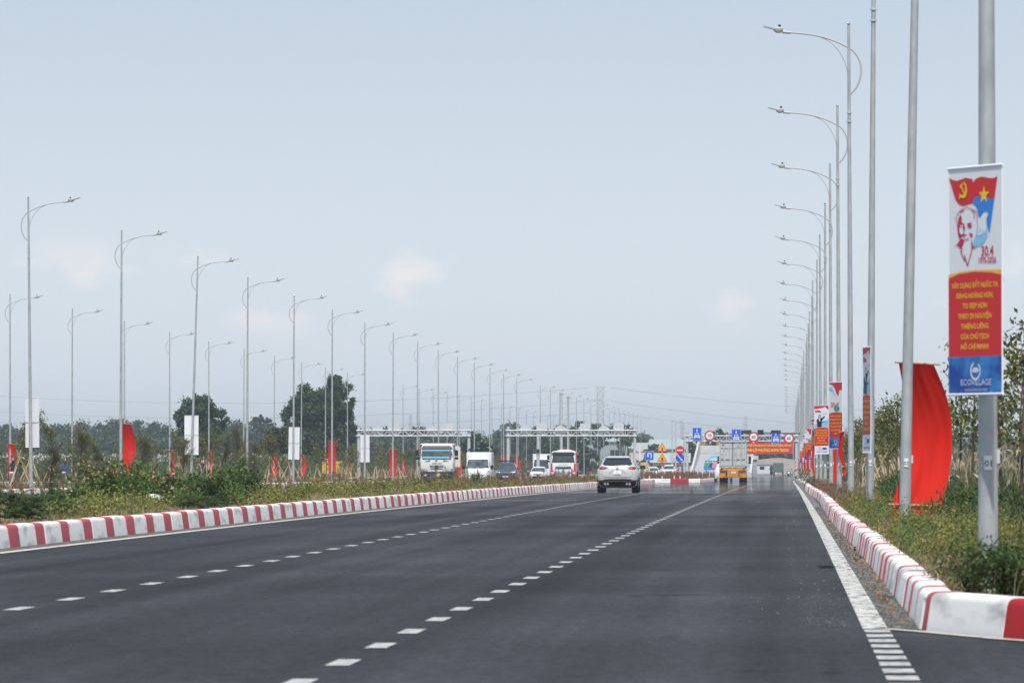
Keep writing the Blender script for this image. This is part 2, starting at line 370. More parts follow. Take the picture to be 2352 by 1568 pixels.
def strip(name, x0, x1, y0, y1, dz, mat, nx=1, step=6.0, bump=0.0, kind='structure', parent=None, far=None):
    ys = np.arange(y0, y1+1e-3, step)
    if far is not None: ys = np.concatenate([ys, np.arange(y1+far[1], far[0]+1, far[1])])
    xs = np.linspace(x0, x1, nx+1); X, Yg = np.meshgrid(xs, ys); Z = gza(Yg)+dz
    if bump: Z = Z + rng.normal(0, bump, Z.shape)*(np.abs(np.linspace(-1, 1, nx+1)) < .999)[None, :]
    V = np.stack([X, Yg, Z], -1).reshape(-1, 3); n = nx+1; i = np.arange((len(ys)-1)*nx); r = i//nx; c = i % nx
    Q = np.stack([r*n+c, r*n+c+1, (r+1)*n+c+1, (r+1)*n+c], 1)
    o = np_mesh(name, V, Q, mat, parent, smooth=True)
    if kind and parent is None: o['kind'] = kind
    return o
strip('ground', -3000, 3000, -60, 1500, -.10, field, nx=2, step=30, far=(6600, 300))
road = strip('carriageway', -11.42, 1.10, -20, 1500, 0.0, asphalt, nx=10, step=6)
strip('oncoming_carriageway', -30.4, -19.2, 40, 1500, 0.0, asphalt, nx=4, step=6)
strip('service_road', -49.3, -38.2, 100, 1500, 0.0, asphalt, nx=4, step=8)
side = MB()
side.add([(1.10, -20, 0), (90, -20, 0), (90, 33, 0), (7, 34, 0), (3.2, 35.3, 0), (1.75, 36.9, 0), (1.10, 39.5, 0)], [(0, 1, 2, 3, 4, 5, 6)])
so = side.build('side_road', asphalt); so['kind'] = 'structure'
# verges
strip('median_strip', -18.95, -11.58, 30, 452, .20, soil, nx=8, step=3, bump=.035)
strip('left_verge', -37.6, -30.65, 60, 1500, .12, soil, nx=4, step=6, bump=.03)
strip('far_left_verge', -62, -49.5, 100, 1500, .10, soil, nx=4, step=8, bump=.04)
rv = strip('right_verge', 1.2, 40, 40, 1500, .20, soil, nx=10, step=4, bump=.03)
vc = MB(); vc.add([(1.2, 40, .2), (1.22, 39.3, .2), (1.75, 37.6, .2), (3.4, 36, .2), (40, 36, .2), (40, 40, .2)], [(0, 1, 2, 3, 4, 5)]); o = vc.build('verge_corner', soil); o['kind'] = 'structure'
# gutters
strip('right_gutter', .765, .985, 39.4, 700, .004, gutter_m, nx=1, step=6)
strip('left_gutter', -11.40, -10.97, 40, 452, .004, gutter_d, nx=1, step=6)

# painted markings
def paint(name, x0, x1, y0, y1, mat, dz=.006, skew=0.0):
    n = max(1, int((y1-y0)/6)); P = []; Fc = []
    for i in range(n+1):
        y = y0+(y1-y0)*i/n; P += [(x0+skew*i/n, y, gz(y)+dz), (x1+skew*i/n, y, gz(y)+dz)]
    me = bpy.data.meshes.new('m'); me.from_pydata(P, [], [(2*i, 2*i+1, 2*i+3, 2*i+2) for i in range(n)]); me.materials.append(mat)
    return new_obj(name, me, road)
paint('edge_line', .565, .755, 39.3, 640, line_worn, .008)
paint('edge_line', -10.95, -10.76, 40, 452, line_left, .008)
dm = bpy.data.meshes.new('m'); dm.from_pydata([(-.075, -.5, 0), (.075, -.5, 0), (.075, .5, 0), (-.075, .5, 0)], [], [(0, 1, 2, 3)]); dm.materials.append(line_white)
def dashes(x, y, step, y1):
    while y < y1:
        o = new_obj('lane_dash', dm, road); o.location = (x+random.uniform(-.008, .008), y+random.uniform(-.06, .06), gz(y)+.006); o.rotation_euler = (math.atan2(gz(y+1)-gz(y-1), 2), 0, 0); y += step
dashes(-2.77, 29.6, 3.0, 470); dashes(-6.55, 41.3, 3.1, 430)
bm_ = bpy.data.meshes.new('m'); bm_.from_pydata([(-.095, -.31, 0), (.095, -.31, 0), (.095, .31, 0), (-.095, .31, 0)], [], [(0, 1, 2, 3)]); bm_.materials.append(line_white)
y = 38.85
while y > 26: o = new_obj('crossing_dash', bm_, road); o.location = (.665, y, .006); y -= 1.06
cl_ = MB()
for a, b_ in (((.765, 39.35), (.98, 38.85)), ((.98, 38.85), (1.50, 37.25)), ((1.50, 37.25), (2.0, 36.1)), ((2.0, 36.1), (4.0, 34.6))):
    cl_.add([(a[0], a[1], .009), (a[0]-.07, a[1]-.12, .009), (b_[0]-.07, b_[1]-.12, .009), (b_[0], b_[1], .009)], [(0, 1, 2, 3)])
cl_.build('corner_line', line_left, road)

# ------------------------------------------------------------------ painted kerbs: every red or white block is a piece
KS = [(0, -.05), (.045, .232), (.056, .258), (.076, .276), (.105, .284), (.255, .288), (.265, -.05)]
def kerb_mesh(L, mat):
    b = MB(); n = len(KS); e = .007; P = []
    for yy, k in ((0, e), (e, 0), (L-e, 0), (L, e)):
        P += [(x+(k if i < 3 else 0), yy, z-(k if 1 <= i <= 5 else 0)) for i, (x, z) in enumerate(KS)]
    Fc = [(s*n+i, (s+1)*n+i, (s+1)*n+(i+1) % n, s*n+(i+1) % n) for s in range(3) for i in range(n)] + [tuple(range(n)), tuple(range(4*n-1, 3*n-1, -1))]
    b.add(P, Fc); return b.mesh(mat, True, 26)
LW, LR = 1.76, .99
kmw, kmr, kmrf = kerb_mesh(LW-.012, kerb_w), kerb_mesh(LR-.008, kerb_r), kerb_mesh(LR-.008, kerb_rf)
kmw2, kmr2 = kerb_mesh(1.47-.014, kerb_w), kerb_mesh(.50-.008, kerb_r)
def kerb(label, x, y0, y1, side_, start_red=True, wob=.012, wander=None, thin=False):
    k = thing('kerb', label, 'kerb', (x, y0, 0), 0); k['kind'] = 'structure'
    y = y0; red = start_red
    while y < y1:
        L = (.50 if thin else LR) if red else (1.47 if thin else LW); me = (kmr2 if thin else kmr) if red else (kmw2 if thin else kmw)
        o = new_obj('kerb_block', me, k); ym = y+L/2; sl = math.atan2(gz(y+L)-gz(y), L)
        dx = random.uniform(-wob, wob) + (wander(ym) if wander else 0); da = random.uniform(-.006, .006)
        if side_ > 0: o.location = (dx, y-y0, gz(y)+random.uniform(-.005, .005)); o.rotation_euler = (sl, 0, da)
        else: o.location = (dx, y+L-y0, gz(y+L)+random.uniform(-.008, .008)); o.rotation_euler = (-sl, 0, math.pi+da)
        y += L; red = not red
    return k
kr = kerb('red and white striped kerb along the verge with the lamp posts', .985, 39.45, 310, 1, False, .007, lambda y: .06*math.sin(y/23.)*(y > 60)*min(1, (y-60)/40), True)
kl = kerb('red and white striped kerb of the overgrown median', -11.40, 76.9-.5-2.75*8, 452, -1, True); kl.scale = (1, 1, 1)
for o in kl.children: o.scale = (1, 1, 1.16)
kerb('red and white striped kerb on the far side of the oncoming carriageway', -30.62, 120, 430, -1, True)
# the corner where the kerb bends into the side road: long white block then fresh red ones
pts = [(1.0, 39.43), (1.02, 39.0), (1.52, 37.42), (1.86, 36.70), (3.3, 35.45), (3.95, 35.0), (5.9, 34.5), (6.7, 34.3)]
for i in range(len(pts)-1):
    a, b_ = pts[i], pts[i+1]; L = math.hypot(b_[0]-a[0], b_[1]-a[1]); red = i in (0, 2, 4, 6)
    o = new_obj('kerb_block', kerb_mesh(L-.006, (kerb_r if i == 0 else kerb_rf) if red else kerb_w), kr)
    th = math.atan2(-(a[0]-b_[0]), a[1]-b_[1]); o.location = (b_[0]-.985, b_[1]-39.45, 0); o.rotation_euler = (0, 0, th)
far_k = MB()
for x, sd in ((.985, 1), (-30.62, -1), (-19.0, 1), (-37.9, 1), (-49.4, -1)):
    y = 312. if x in (.985,) else (432. if x == -30.62 else 120.)
    while y < 900:
        for L, m in ((LR, 1), (LW, 0)):
            P = [(x+sd*a*1.0, yy, z+gz(yy)) for yy in (y, y+L) for a, z in KS]; n = len(KS)
            far_k.add(P, [(i, n+i, n+(i+1) % n, (i+1) % n) for i in range(n)], m); y += L
fk = far_k.build('distant_kerb', [kerb_w, kerb_r]); fk['kind'] = 'structure'

# the second island beyond the turning gap: blunt nose facing the traffic
isl = strip('island', -18.6, -8.3, 476, 700, .20, soil, nx=6, step=4, bump=.03)
nose = thing('kerb', 'blunt kerb end of the island beyond the turning gap, white red and white', 'kerb', (0, 474.6, gz(474.6)))
nose['kind'] = 'structure'
for x0, x1, m in ((-18.6, -16.2, kerb_w), (-16.2, -13.6, kerb_r), (-13.6, -10.6, kerb_w), (-10.6, -8.95, kerb_rf), (-8.95, -7.9, kerb_w)):
    q = kerb_mesh(x1-x0-.02, m); o = new_obj('kerb_block', q, nose); o.location = (x1, 0, 0); o.rotation_euler = (0, 0, math.pi/2); o.scale = (1, 1, 1.25)
y = 475.0; red = True
while y < 640:
    L = LR if red else LW; o = new_obj('kerb_block', kmr if red else kmw, nose); o.location = (-7.9+.004*(y-475), y+L-474.6, gz(y)-gz(474.6)); o.rotation_euler = (0, 0, math.pi); y += L; red = not red
# the round end of the first median
me_end = thing('kerb', 'rounded kerb end of the overgrown median at the turning gap', 'kerb', (-15.2, 452, gz(452))); me_end['kind'] = 'structure'
for i in range(12):
    a0, a1 = math.pi*i/12, math.pi*(i+1)/12; q = kerb_mesh(2*3.8*math.sin(math.pi/24), kerb_r if i % 3 == 0 else kerb_w)
    o = new_obj('kerb_block', q, me_end); o.location = (3.8*math.cos(a1), 3.8*math.sin(a1), 0); o.rotation_euler = (0, 0, (a0+a1)/2+math.pi)

# ------------------------------------------------------------------ street lamps
def arc_pts(pl, n=26):      # Catmull-Rom through control points
    P = [Vector(p) for p in pl]; P = [2*P[0]-P[1]] + P + [2*P[-1]-P[-2]]; out = []
    seg = len(P)-3
    for s in range(seg):
        p0, p1, p2, p3 = P[s:s+4]
        for j in range(max(2, n//seg)):
            t = j/max(2, n//seg); out.append(.5*((2*p1)+(-p0+p2)*t+(2*p0-5*p1+4*p2-p3)*t*t+(-p0+3*p1-3*p2+p3)*t**3))
    out.append(P[-2]); return out
LH = 12.25
def lamp_meshes():
    d = {}
    b = MB(); b.tube([(0, 0, -.1), (0, 0, 4), (0, 0, 8), (0, 0, LH)], [.083, .068, .052, .036], 14); b.box((0, 0, .0), (.34, .34, .04)); d['pole'] = b.mesh(galv, True)
    b = MB(); b.ball((0, 0, LH+.045), .047, 12); b.tube([(0, 0, LH), (0, 0, LH+.02)], .022, 8); d['finial'] = b.mesh(chrome, True, 60)
    T = LH
    arm = arc_pts([(.035, 0, T-1.76), (.21, 0, T-1.55), (.31, 0, T-1.22), (.27, 0, T-.90), (.12, 0, T-.66), (-.08, 0, T-.53), (-.40, 0, T-.38), (-.77, 0, T-.265), (-1.15, 0, T-.20), (-1.54, 0, T-.165)], 36)
    b = MB(); b.tube(arm, [.026-.006*i/len(arm) for i in range(len(arm))], 8); d['arm'] = b.mesh(lampgrey, True)
    br = arc_pts([(-.02, 0, T-1.36), (-.06, 0, T-1.08), (-.20, 0, T-.74), (-.45, 0, T-.44), (-.77, 0, T-.265)], 20)
    b = MB(); b.tube(br, .013, 6); d['brace'] = b.mesh(lampgrey, True)
    b = MB(); b.tube([(-1.48, 0, T-.172), (-1.70, 0, T-.15)], [.036, .042], 8)
    b.stack([(T-.17, .06, -.11, .11, .05), (T-.12, .12, -.13, .13, .07), (T-.06, .12, -.13, .13, .07), (T-.03, .07, -.10, .10, .05)], 3)
    for i in range(len(b.v)):
        x, yv, z = b.v[i]
        if i >= 16: b.v[i] = (x-1.80, yv, z)
    b.add([(-1.88, -.14, T-.10), (-1.88, .14, T-.10), (-2.18, .12, T-.015), (-2.18, -.12, T-.015), (-1.88, -.14, T-.06), (-1.88, .14, T-.06), (-2.18, .12, T+.01), (-2.18, -.12, T+.01)],
          [(0, 1, 2, 3), (7, 6, 5, 4), (0, 4, 5, 1), (1, 5, 6, 2), (2, 6, 7, 3), (3, 7, 4, 0)])
    d['luminaire'] = b.mesh(lampgrey, True)
    b = MB(); b.lathe([(.03, T-.03), (.036, T+.0), (.034, T+.035)], 8, (-1.77, 0, 0)); d['photocell'] = b.mesh(black)
    b = MB(); b.lathe([(.052, -.013), (.068, -.013), (.068, .013), (.052, .013)], 12, (0, 0, 0)); d['collar'] = b.mesh(galv_far)
    b = MB(); b.box((0, -.086, 1.05), (.062, .006, .115)); d['number_plate'] = b.mesh(plate_w)
    b = MB(); b.box((.082, 0, 1.1), (.03, .06, .11)); d['hatch'] = b.mesh(galv_far)
    return d
LM = lamp_meshes()
def lamp(loc, rz, label, group=None, plate=False, lean=(0, 0), head=True, ball=True):
    t = thing('street_lamp', label, 'street lamp', loc, rz, group); t.rotation_euler = (lean[0], lean[1], rz)
    new_obj('pole', LM['pole'], t); 
    if ball: new_obj('finial', LM['finial'], t)
    if head:
        a = new_obj('arm', LM['arm'], t); new_obj('brace', LM['brace'], t); l = new_obj('luminaire', LM['luminaire'], t); new_obj('photocell', LM['photocell'], l)
        tw = random.uniform(-.012, .012); a.rotation_euler = (0, 0, 0); l.rotation_euler = (0, 0, tw)
    for z in (LH-2.24, LH-2.46): k = new_obj('collar', LM['collar'], t); k.location = (0, 0, z)
    if plate: new_obj('number_plate', LM['number_plate'], t); new_obj('hatch', LM['hatch'], t)
    return t
ORD = ['first', 'second', 'third', 'fourth', 'fifth', 'sixth', 'seventh', 'eighth', 'ninth', 'tenth']
LX = 1.63
leans = [-.001, .021, .0086, -.0035, -.0032, -.002, .001, -.003, .002, -.004]
PY = [42.6+30.4*i for i in range(34)]
missing = {21}
for i, y in enumerate(PY):
    if i in missing: continue
    lean = leans[i] if i < 10 else random.uniform(-.004, .004)
    if i < 10: lb, gp = f'galvanised lamp post with number plate, {ORD[i]} along the verge from the side road corner', None
    else: lb, gp = 'distant galvanised lamp post in the row beside the right-hand carriageway', 'far lamp posts of the right-hand row'
    p = lamp((LX+random.uniform(-.03, .03)*(i > 6), y, .2+gz(y)), random.uniform(-.03, .03), lb, gp, plate=i < 10, lean=(0, lean), ball=i not in (5,))
    if i < 4: txt(f'0{i+1}', .052, ink, p, 0, -.0905, 1.02, name='number', bold=.01)
def lx(y): return -31.5-1.7*min(1, max(0, (y-217)/380))
LY = [216.7+30.4*i for i in range(33)]
for i, y in enumerate(LY):
    if i == 15: continue
    ln = [-.012, .002, .03, .003, .004, .002, .001, .003][i] if i < 8 else random.uniform(-.005, .005)
    lamp((lx(y), y, .12+gz(y)), math.pi+random.uniform(-.04, .04), 'tall curved-arm street lamp on the outer edge of the oncoming carriageway', 'lamps beside the oncoming carriageway', lean=(0, -ln))
SY = [336+29.9*i for i in range(-1, 34)]
for i, y in enumerate(SY):
    if i in (11, 12): continue
    lamp((-50.2-.9*min(1, max(0, (y-336)/300)), y, .1+gz(y)), math.pi+random.uniform(-.05, .05), 'slender curved-arm street lamp along the far side of the service road beyond the staked saplings', 'lamps of the service road', lean=(0, random.uniform(-.005, .005)))
for i in range(6):
    y = 900+i*62.; lamp((19.5+i*.3, y, gz(y)), random.uniform(-.05, .05), 'distant street lamp of the road beyond the right-hand trees', 'lamps beyond the right-hand trees')
# ------------------------------------------------------------------ vertical banners on the lamp posts
BW, BH = .80, 2.10
def banner_root(label, loc, rz, group=None, tilt=0.0):
    t = thing('banner', label, 'banner', loc, rz, group); t.rotation_euler = (0, tilt, rz)
    b = MB(); n = 8
    for i in range(n):           # cloth with a hint of sag between the rods
        x0, x1 = -BW/2+BW*i/n, -BW/2+BW*(i+1)/n
        b.add([(x0, -.003, 0), (x1, -.003, 0), (x1, -.003, BH), (x0, -.003, BH), (x0, .003, 0), (x1, .003, 0), (x1, .003, BH), (x0, .003, BH)], [(0, 1, 2, 3), (7, 6, 5, 4)])
    b.box((-BW/2-.002, 0, BH/2), (.006, .012, BH)); b.box((BW/2+.002, 0, BH/2), (.006, .012, BH)); b.build('cloth', cloth_w, t)
    for z in (.012, BH-.012): r = MB(); r.tube([(-BW/2-.015, 0, z), (BW/2+.015, 0, z)], .013, 8); r.build('rod', cloth_w, t, True)
    r = MB(); r.tube([(-BW/2, .012, BH*.5), (BW/2, .012, BH*.5)], .008, 6); r.build('tie_wire', rope, t)
    return t
def uvp(pts): return [((u-.5)*BW, (1-v)*BH) for u, v in pts]
def zp(pts):                     # points read off the big banner: picture pixels to cloth
    out = []
    for a, b_ in pts:
        u = (a-90)/695.; v = (b_-(160-95*u))/3187.; out.append(((u-.5)*BW, (1-v)*BH))
    return out
def E(t, pts, mat, k, name): return shape(pts, mat, t, -.004-.0012*k, name)

# the big one on the first post
loc = at(2241, 908, 42.35); T1 = banner_root('large white, red and blue banner with a bearded portrait on the first lamp post', (loc.x, loc.y, loc.z), R(-58))
E(T1, zp([(95, 305), (150, 328), (200, 337), (250, 318), (320, 288), (365, 296), (408, 305), (415, 350), (455, 292), (520, 264), (580, 268), (650, 280), (700, 268), (735, 238), (695, 555), (650, 567), (600, 540), (520, 530), (465, 545), (440, 560), (410, 640), (360, 655), (300, 680), (260, 680), (230, 665), (185, 610)]), p_red, 1, 'flag_print')
E(T1, zp([(410, 642), (418, 595), (440, 560), (465, 545), (520, 530), (600, 540), (650, 567), (695, 555), (630, 1045), (612, 970), (593, 920), (592, 830), (620, 775), (605, 745), (580, 735), (545, 752), (520, 808), (500, 826), (482, 800), (472, 720), (450, 668)]), p_blue, 2, 'blue_print')
E(T1, zp([(440, 1108), (500, 1100), (545, 1072), (580, 1010), (596, 940), (606, 1050), (590, 1110), (560, 1170), (510, 1215), (455, 1235), (400, 1222), (425, 1160)]), p_cyan, 2, 'wing_print')
E(T1, zp([(470, 920), (530, 990), (575, 1005), (545, 1065), (470, 1095)]), p_pale, 3, 'wing_print')
sx = zp([(563, 515)])[0]; E(T1, [(sx[0]+(x-sx[0])*1.0, z) for x, z in star(sx[0], sx[1], .085)], p_yel, 4, 'star_print')
# hammer and sickle
hx, hz = zp([(285, 460)])[0]
E(T1, [(hx+.062*math.cos(R(a))+.002, hz-.002+.075*math.sin(R(a))) for a in range(80, -150, -12)] + [(hx-.012+.05*math.cos(R(a)), hz+.008+.055*math.sin(R(a))) for a in range(-145, 81, 12)], p_yel, 4, 'emblem_print')
E(T1, [(hx-.045, hz+.035), (hx-.01, hz+.062), (hx+.0, hz+.048), (hx-.014, hz+.036), (hx+.052, hz-.06), (hx+.038, hz-.07), (hx-.026, hz+.024), (hx-.036, hz+.018)], p_yel, 4.5, 'emblem_print')
E(T1, [(hx-.062, hz-.068), (hx-.045, hz-.05), (hx-.03, hz-.06), (hx-.052, hz-.082)], p_yel, 4.5, 'emblem_print')
# generic old man with a beard, flat crimson print
E(T1, zp([(245, 800), (268, 850), (262, 905), (300, 940), (310, 985), (298, 1040), (295, 1072), (345, 1085), (300, 1100), (265, 1105), (235, 1150), (215, 1080), (205, 960), (222, 870)]), p_crim, 2, 'portrait_print')
E(T1, zp([(240, 985), (285, 990), (290, 1060), (262, 1088), (238, 1050)]), p_white, 3, 'portrait_print')
E(T1, zp([(245, 958), (285, 950), (292, 968), (250, 975)]), p_white, 3, 'portrait_print')
E(T1, zp([(338, 925), (380, 905), (408, 925), (375, 935), (405, 965), (375, 985), (345, 970)]), p_crim, 2, 'portrait_print')
E(T1, zp([(358, 1048), (405, 1060), (412, 1085), (395, 1120), (372, 1080)]), p_crim, 2, 'portrait_print')
E(T1, zp([(245, 1145), (290, 1135), (300, 1165), (290, 1205), (250, 1285), (236, 1268), (210, 1235), (165, 1255), (200, 1225), (232, 1175)]), p_crim, 2, 'portrait_print')
E(T1, zp([(390, 1180), (408, 1200), (405, 1230), (468, 1272), (395, 1258)]), p_crim, 2, 'portrait_print')
E(T1, zp([(300, 1140), (365, 1132), (360, 1145), (310, 1156)]), p_crim, 2, 'portrait_print')
def stroke(t, pts, wd, mat, k, name, z=zp):
    P = z(pts)
    for (a, b_), (c, d) in zip(P[:-1], P[1:]):
        dx, dz = c-a, d-b_; L = math.hypot(dx, dz) or 1; nx, nz = -dz/L*wd, dx/L*wd
        E(t, [(a+nx, b_+nz), (a-nx, b_-nz), (c-nx, d-nz), (c+nx, d+nz)], mat, k, name)
stroke(T1, [(200, 930), (190, 860), (215, 790), (270, 725), (335, 700), (400, 720), (455, 745), (468, 830), (470, 930), (465, 1070), (445, 1100)], .0035, p_crim, 2, 'portrait_print')
for q in ([(250, 1310), (285, 1400), (310, 1450)], [(300, 1360), (325, 1450), (342, 1510)], [(390, 1330), (365, 1420), (345, 1500)], [(395, 1150), (402, 1250), (385, 1340)], [(270, 1270), (262, 1330)], [(430, 800), (428, 850)], [(395, 735), (440, 770)], [(245, 770), (300, 735)]):
    stroke(T1, q, .006, p_crim, 2, 'portrait_print')
txt('30.4', .095, p_crim, T1, (602-90)/695*BW-BW/2, -.006, (1-(1350-160+95*.74)/3187)*BH, w=.185, bold=.02)
txt('1975-2026', .056, p_crim, T1, (602-90)/695*BW-BW/2, -.006, (1-(1450-160+95*.74)/3187)*BH, w=.265, bold=.02)
def fixed_red(t, v0, v1, gold=True, mat=p_red, arch=.018):
    if gold: E(t, uvp([(0, v0+.008), (.25, v0-.004), (.5, v0-.007), (.75, v0-.006), (1, v0-.004), (1, v0+.03), (0, v0+.03)]), p_gold, 1, 'gold_band_print')
    E(t, uvp([(0, v0+arch+.006), (.2, v0+.006), (.5, v0-.0), (.8, v0+.006), (1, v0+arch), (1, v1), (0, v1)]), mat, 2, 'red_field_print')
fixed_red(T1, .462, .830)
for i, (s, wd) in enumerate((('XÂY DỰNG ĐẤT NƯỚC TA', .88), ('ĐÀNG HOÀNG HƠN,', .70), ('TO ĐẸP HƠN', .46), ('THEO DI NGUYỆN', .63), ('THIÊNG LIÊNG', .52), ('CỦA CHỦ TỊCH', .53), ('HỒ CHÍ MINH!', .52))):
    txt(s, .047, p_yel, T1, 0.0, -.0085, BH*(1-(.531+.0445*i)), w=wd*BW, bold=.016)
E(T1, uvp([(0, .830), (1, .830), (1, 1), (0, 1)]), p_deep, 2, 'blue_field_print')
lz = BH*(1-.893); ring = [(.078*math.cos(R(a))+.01, lz+.085*math.sin(R(a))) for a in range(-250, 61, 15)] + [(.062*math.cos(R(a))+.012, lz+.066*math.sin(R(a))) for a in range(60, -251, -15)]
E(T1, ring, p_white, 4, 'logo_print'); E(T1, [(-.05, lz), (-.01, lz+.035), (.045, lz+.03), (.07, lz+.005), (.03, lz-.018), (-.02, lz-.015)], p_pale, 4.2, 'logo_print')
txt('ECOVILLAGE', .058, p_white, T1, .02, -.0095, BH*(1-.955), w=.46, bold=-.004)
txt('SAIGON RIVER', .026, p_pale, T1, .02, -.0095, BH*(1-.981), w=.34)

def mini_banner(kind, label, loc, rz, group=None, tilt=0.0):
    t = banner_root(label, loc, rz, group, tilt)
    if kind == 'tank':
        E(t, uvp([(0, 0), (1, 0), (1, .13), (.80, .12), (.70, .215), (.55, .17), (.45, .10), (.25, .04), (0, .03)]), p_red, 1, 'flag_print')
        E(t, uvp([(0, .08), (.25, .10), (.45, .19), (.50, .23), (.30, .15), (.0, .12)]), p_cyan, 2, 'flag_print')
        E(t, star(-.24, BH*(1-.085), .06), p_yel, 3, 'star_print')
        txt('30-4', .16, p_orange, t, -.06, -.0085, BH*(1-.375), w=.46, bold=.03)
        E(t, uvp([(.35, .40), (.42, .36), (.50, .355), (.52, .32), (.62, .33), (.80, .29), (.66, .355), (.78, .37), (.82, .41), (.70, .44), (.48, .44), (.38, .42)]), p_green, 2, 'vehicle_print')
        fixed_red(t, .452, .835); L = ('PHÁT HUY SỨC MẠNH', 'ĐẠI ĐOÀN KẾT DÂN TỘC,', 'XÂY DỰNG VÀ BẢO VỆ', 'VỮNG CHẮC TỔ QUỐC', 'TRONG TÌNH HÌNH', 'MỚI!'); d = .052; z0 = .52
        E(t, uvp([(0, .835), (1, .835), (1, 1), (0, 1)]), p_deep, 2, 'blue_field_print')
        lz = BH*(1-.893); E(t, [(.078*math.cos(R(a)), lz+.085*math.sin(R(a))) for a in range(-250, 61, 15)] + [(.060*math.cos(R(a)), lz+.064*math.sin(R(a))) for a in range(60, -251, -15)], p_white, 4, 'logo_print')
        txt('ECOVILLAGE', .058, p_pale, t, .02, -.0095, BH*(1-.955), w=.46)
    else:
        E(t, uvp([(0, 0), (1, 0), (1, .10), (.75, .03), (.55, .055), (0, .075)]), p_red, 1, 'flag_print')
        E(t, uvp([(.05, .095), (.30, .10), (.50, .125), (.45, .15), (.25, .14), (.08, .15)]), p_red, 2, 'flag_print'); E(t, star(-.26, BH*(1-.12), .035), p_yel, 3, 'star_print')
        E(t, uvp([(0, .40), (.25, .34), (.60, .33), (1, .28), (1, .445), (0, .445)]), p_cyan, 1, 'sky_print')
        E(t, uvp([(.20, .445), (.18, .36), (.14, .31), (.20, .28), (.30, .27), (.28, .22), (.36, .185), (.46, .20), (.44, .25), (.52, .26), (.72, .215), (.76, .235), (.58, .295), (.52, .34), (.50, .445)]), ink, 2, 'figure_print')
        E(t, uvp([(.31, .21), (.44, .21), (.42, .26), (.35, .265)]), p_skin, 3, 'figure_print'); E(t, uvp([(.30, .27), (.42, .265), (.40, .33), (.32, .32)]), p_pale, 3, 'figure_print')
        E(t, uvp([(.30, .355), (.78, .335), (.78, .345), (.32, .37)]), ink, 3.2, 'figure_print')
        txt('30-4-1975', .05, p_crim, t, .20, -.0085, BH*(1-.19), w=.22)
        fixed_red(t, .452, .825); L = ('ĐẠI THẮNG MÙA XUÂN', 'NĂM 1975, SỰ KIỆN', 'CÓ TẦM VÓC QUAN TRỌNG', 'QUỐC TẾ TO LỚN', 'VÀ CÓ TÍNH', 'THỜI ĐẠI SÂU SẮC!'); d = .052; z0 = .522
        E(t, circ(-.10, BH*(1-.885), .075), p_pink, 2, 'logo_print'); E(t, circ(-.10, BH*(1-.885), .045), p_white, 3, 'logo_print')
        E(t, uvp([(.55, .865), (.85, .865), (.85, .905), (.55, .905)]), p_navy, 2, 'logo_print')
        txt('CÔNG TY TÍN PHƯƠNG', .05, p_navy, t, 0.0, -.0085, BH*(1-.96), w=.62, bold=.015)
    for i, s in enumerate(L): txt(s, .05, p_yel, t, 0.0, -.0085, BH*(1-(z0+d*i)), w=min(.86, .048*len(s))*BW, bold=.03)
    return t
T1.scale = (.95, 1, .885)
# post index, style, shown width in metres, centre offset from the post
for i, kind, wd, off, lab in ((2, 'figure', .14, -.06, 'banner turned almost edge-on on the third lamp post of the verge'),
                              (4, 'tank', .40, -.10, 'banner printed with a green tank and 30-4 on the fifth lamp post'),
                              (6, 'figure', .60, -.14, 'banner printed with a figure in black on the seventh lamp post'),
                              (8, 'figure', .30, -.16, 'narrowly seen figure banner on the ninth lamp post of the verge'),
                              (10, 'tank', .55, -.18, 'distant banner with red text block on the eleventh lamp post'),
                              (12, 'figure', .50, -.18, 'small distant banner on the thirteenth lamp post of the verge'),
                              (14, 'tank', .55, -.18, 'tiny far banner on the fifteenth lamp post of the verge')):
    y = PY[i]; th = math.acos(wd/BW)
    mini_banner(kind, lab, (LX+off, y-.16, 1.72+gz(y)+(-.28 if i == 2 else 0)), -th, tilt=random.uniform(-.012, .012))
# banners on the far side face their own traffic: from here one sees the pale backs
for i, wd in ((0, .60), (2, .76), (4, .72), (6, .70)):
    y = LY[i]; th = math.acos(wd/BW)
    t = banner_root(f'back of a pale banner on the {ORD[i]} lamp post of the oncoming carriageway row', (lx(y)+(.02 if i else .03), y+.14, [1.98, 1.90, 1.85, 1.8, 1.75, 1.7, 1.7][i]+gz(y)), math.pi-th*.9, None, [.01, -.045, 0, 0, -.02, 0, .01][i])
    E(t, uvp([(.1, .02), (.9, .02), (.9, .42), (.1, .42)]), p_cyan, 1, 'front_print'); E(t, uvp([(0, .45), (1, .45), (1, .83), (0, .83)]), p_red, 1, 'red_field_print')

# ------------------------------------------------------------------ red flags between bamboo rods
def flag_mesh(w0, w1, h, bulge, side_, curl=.25, seed=0):
    nu, nv = 28, 30; V = []; rg = np.random.default_rng(seed); ph = rg.uniform(0, 6)
    for j in range(nv+1):
        v = j/nv; s = math.sin(math.pi*min(1, v*1.0)); wd = w0+(w1-w0)*v
        for i in range(nu+1):
            u = i/nu; x = (u-.5)*wd + side_*bulge*s*(.70+.30*(u if side_ > 0 else 1-u)) + .012*math.sin(9*v+5*u+ph)
            yv = curl*s*(1-.5*(u-.3)**2) + .020*math.sin(7*u+3*v+ph) + .012*math.sin(17*u+ph)*v + .011*math.sin(13*(u+.55*v)+ph)*math.sin(math.pi*u) + .006*math.sin(29*(u-.3*v)+2*ph)
            V.append((x, yv, h*(1-v)))
    Q = [(j*(nu+1)+i, j*(nu+1)+i+1, (j+1)*(nu+1)+i+1, (j+1)*(nu+1)+i) for j in range(nv) for i in range(nu)]
    return V, Q
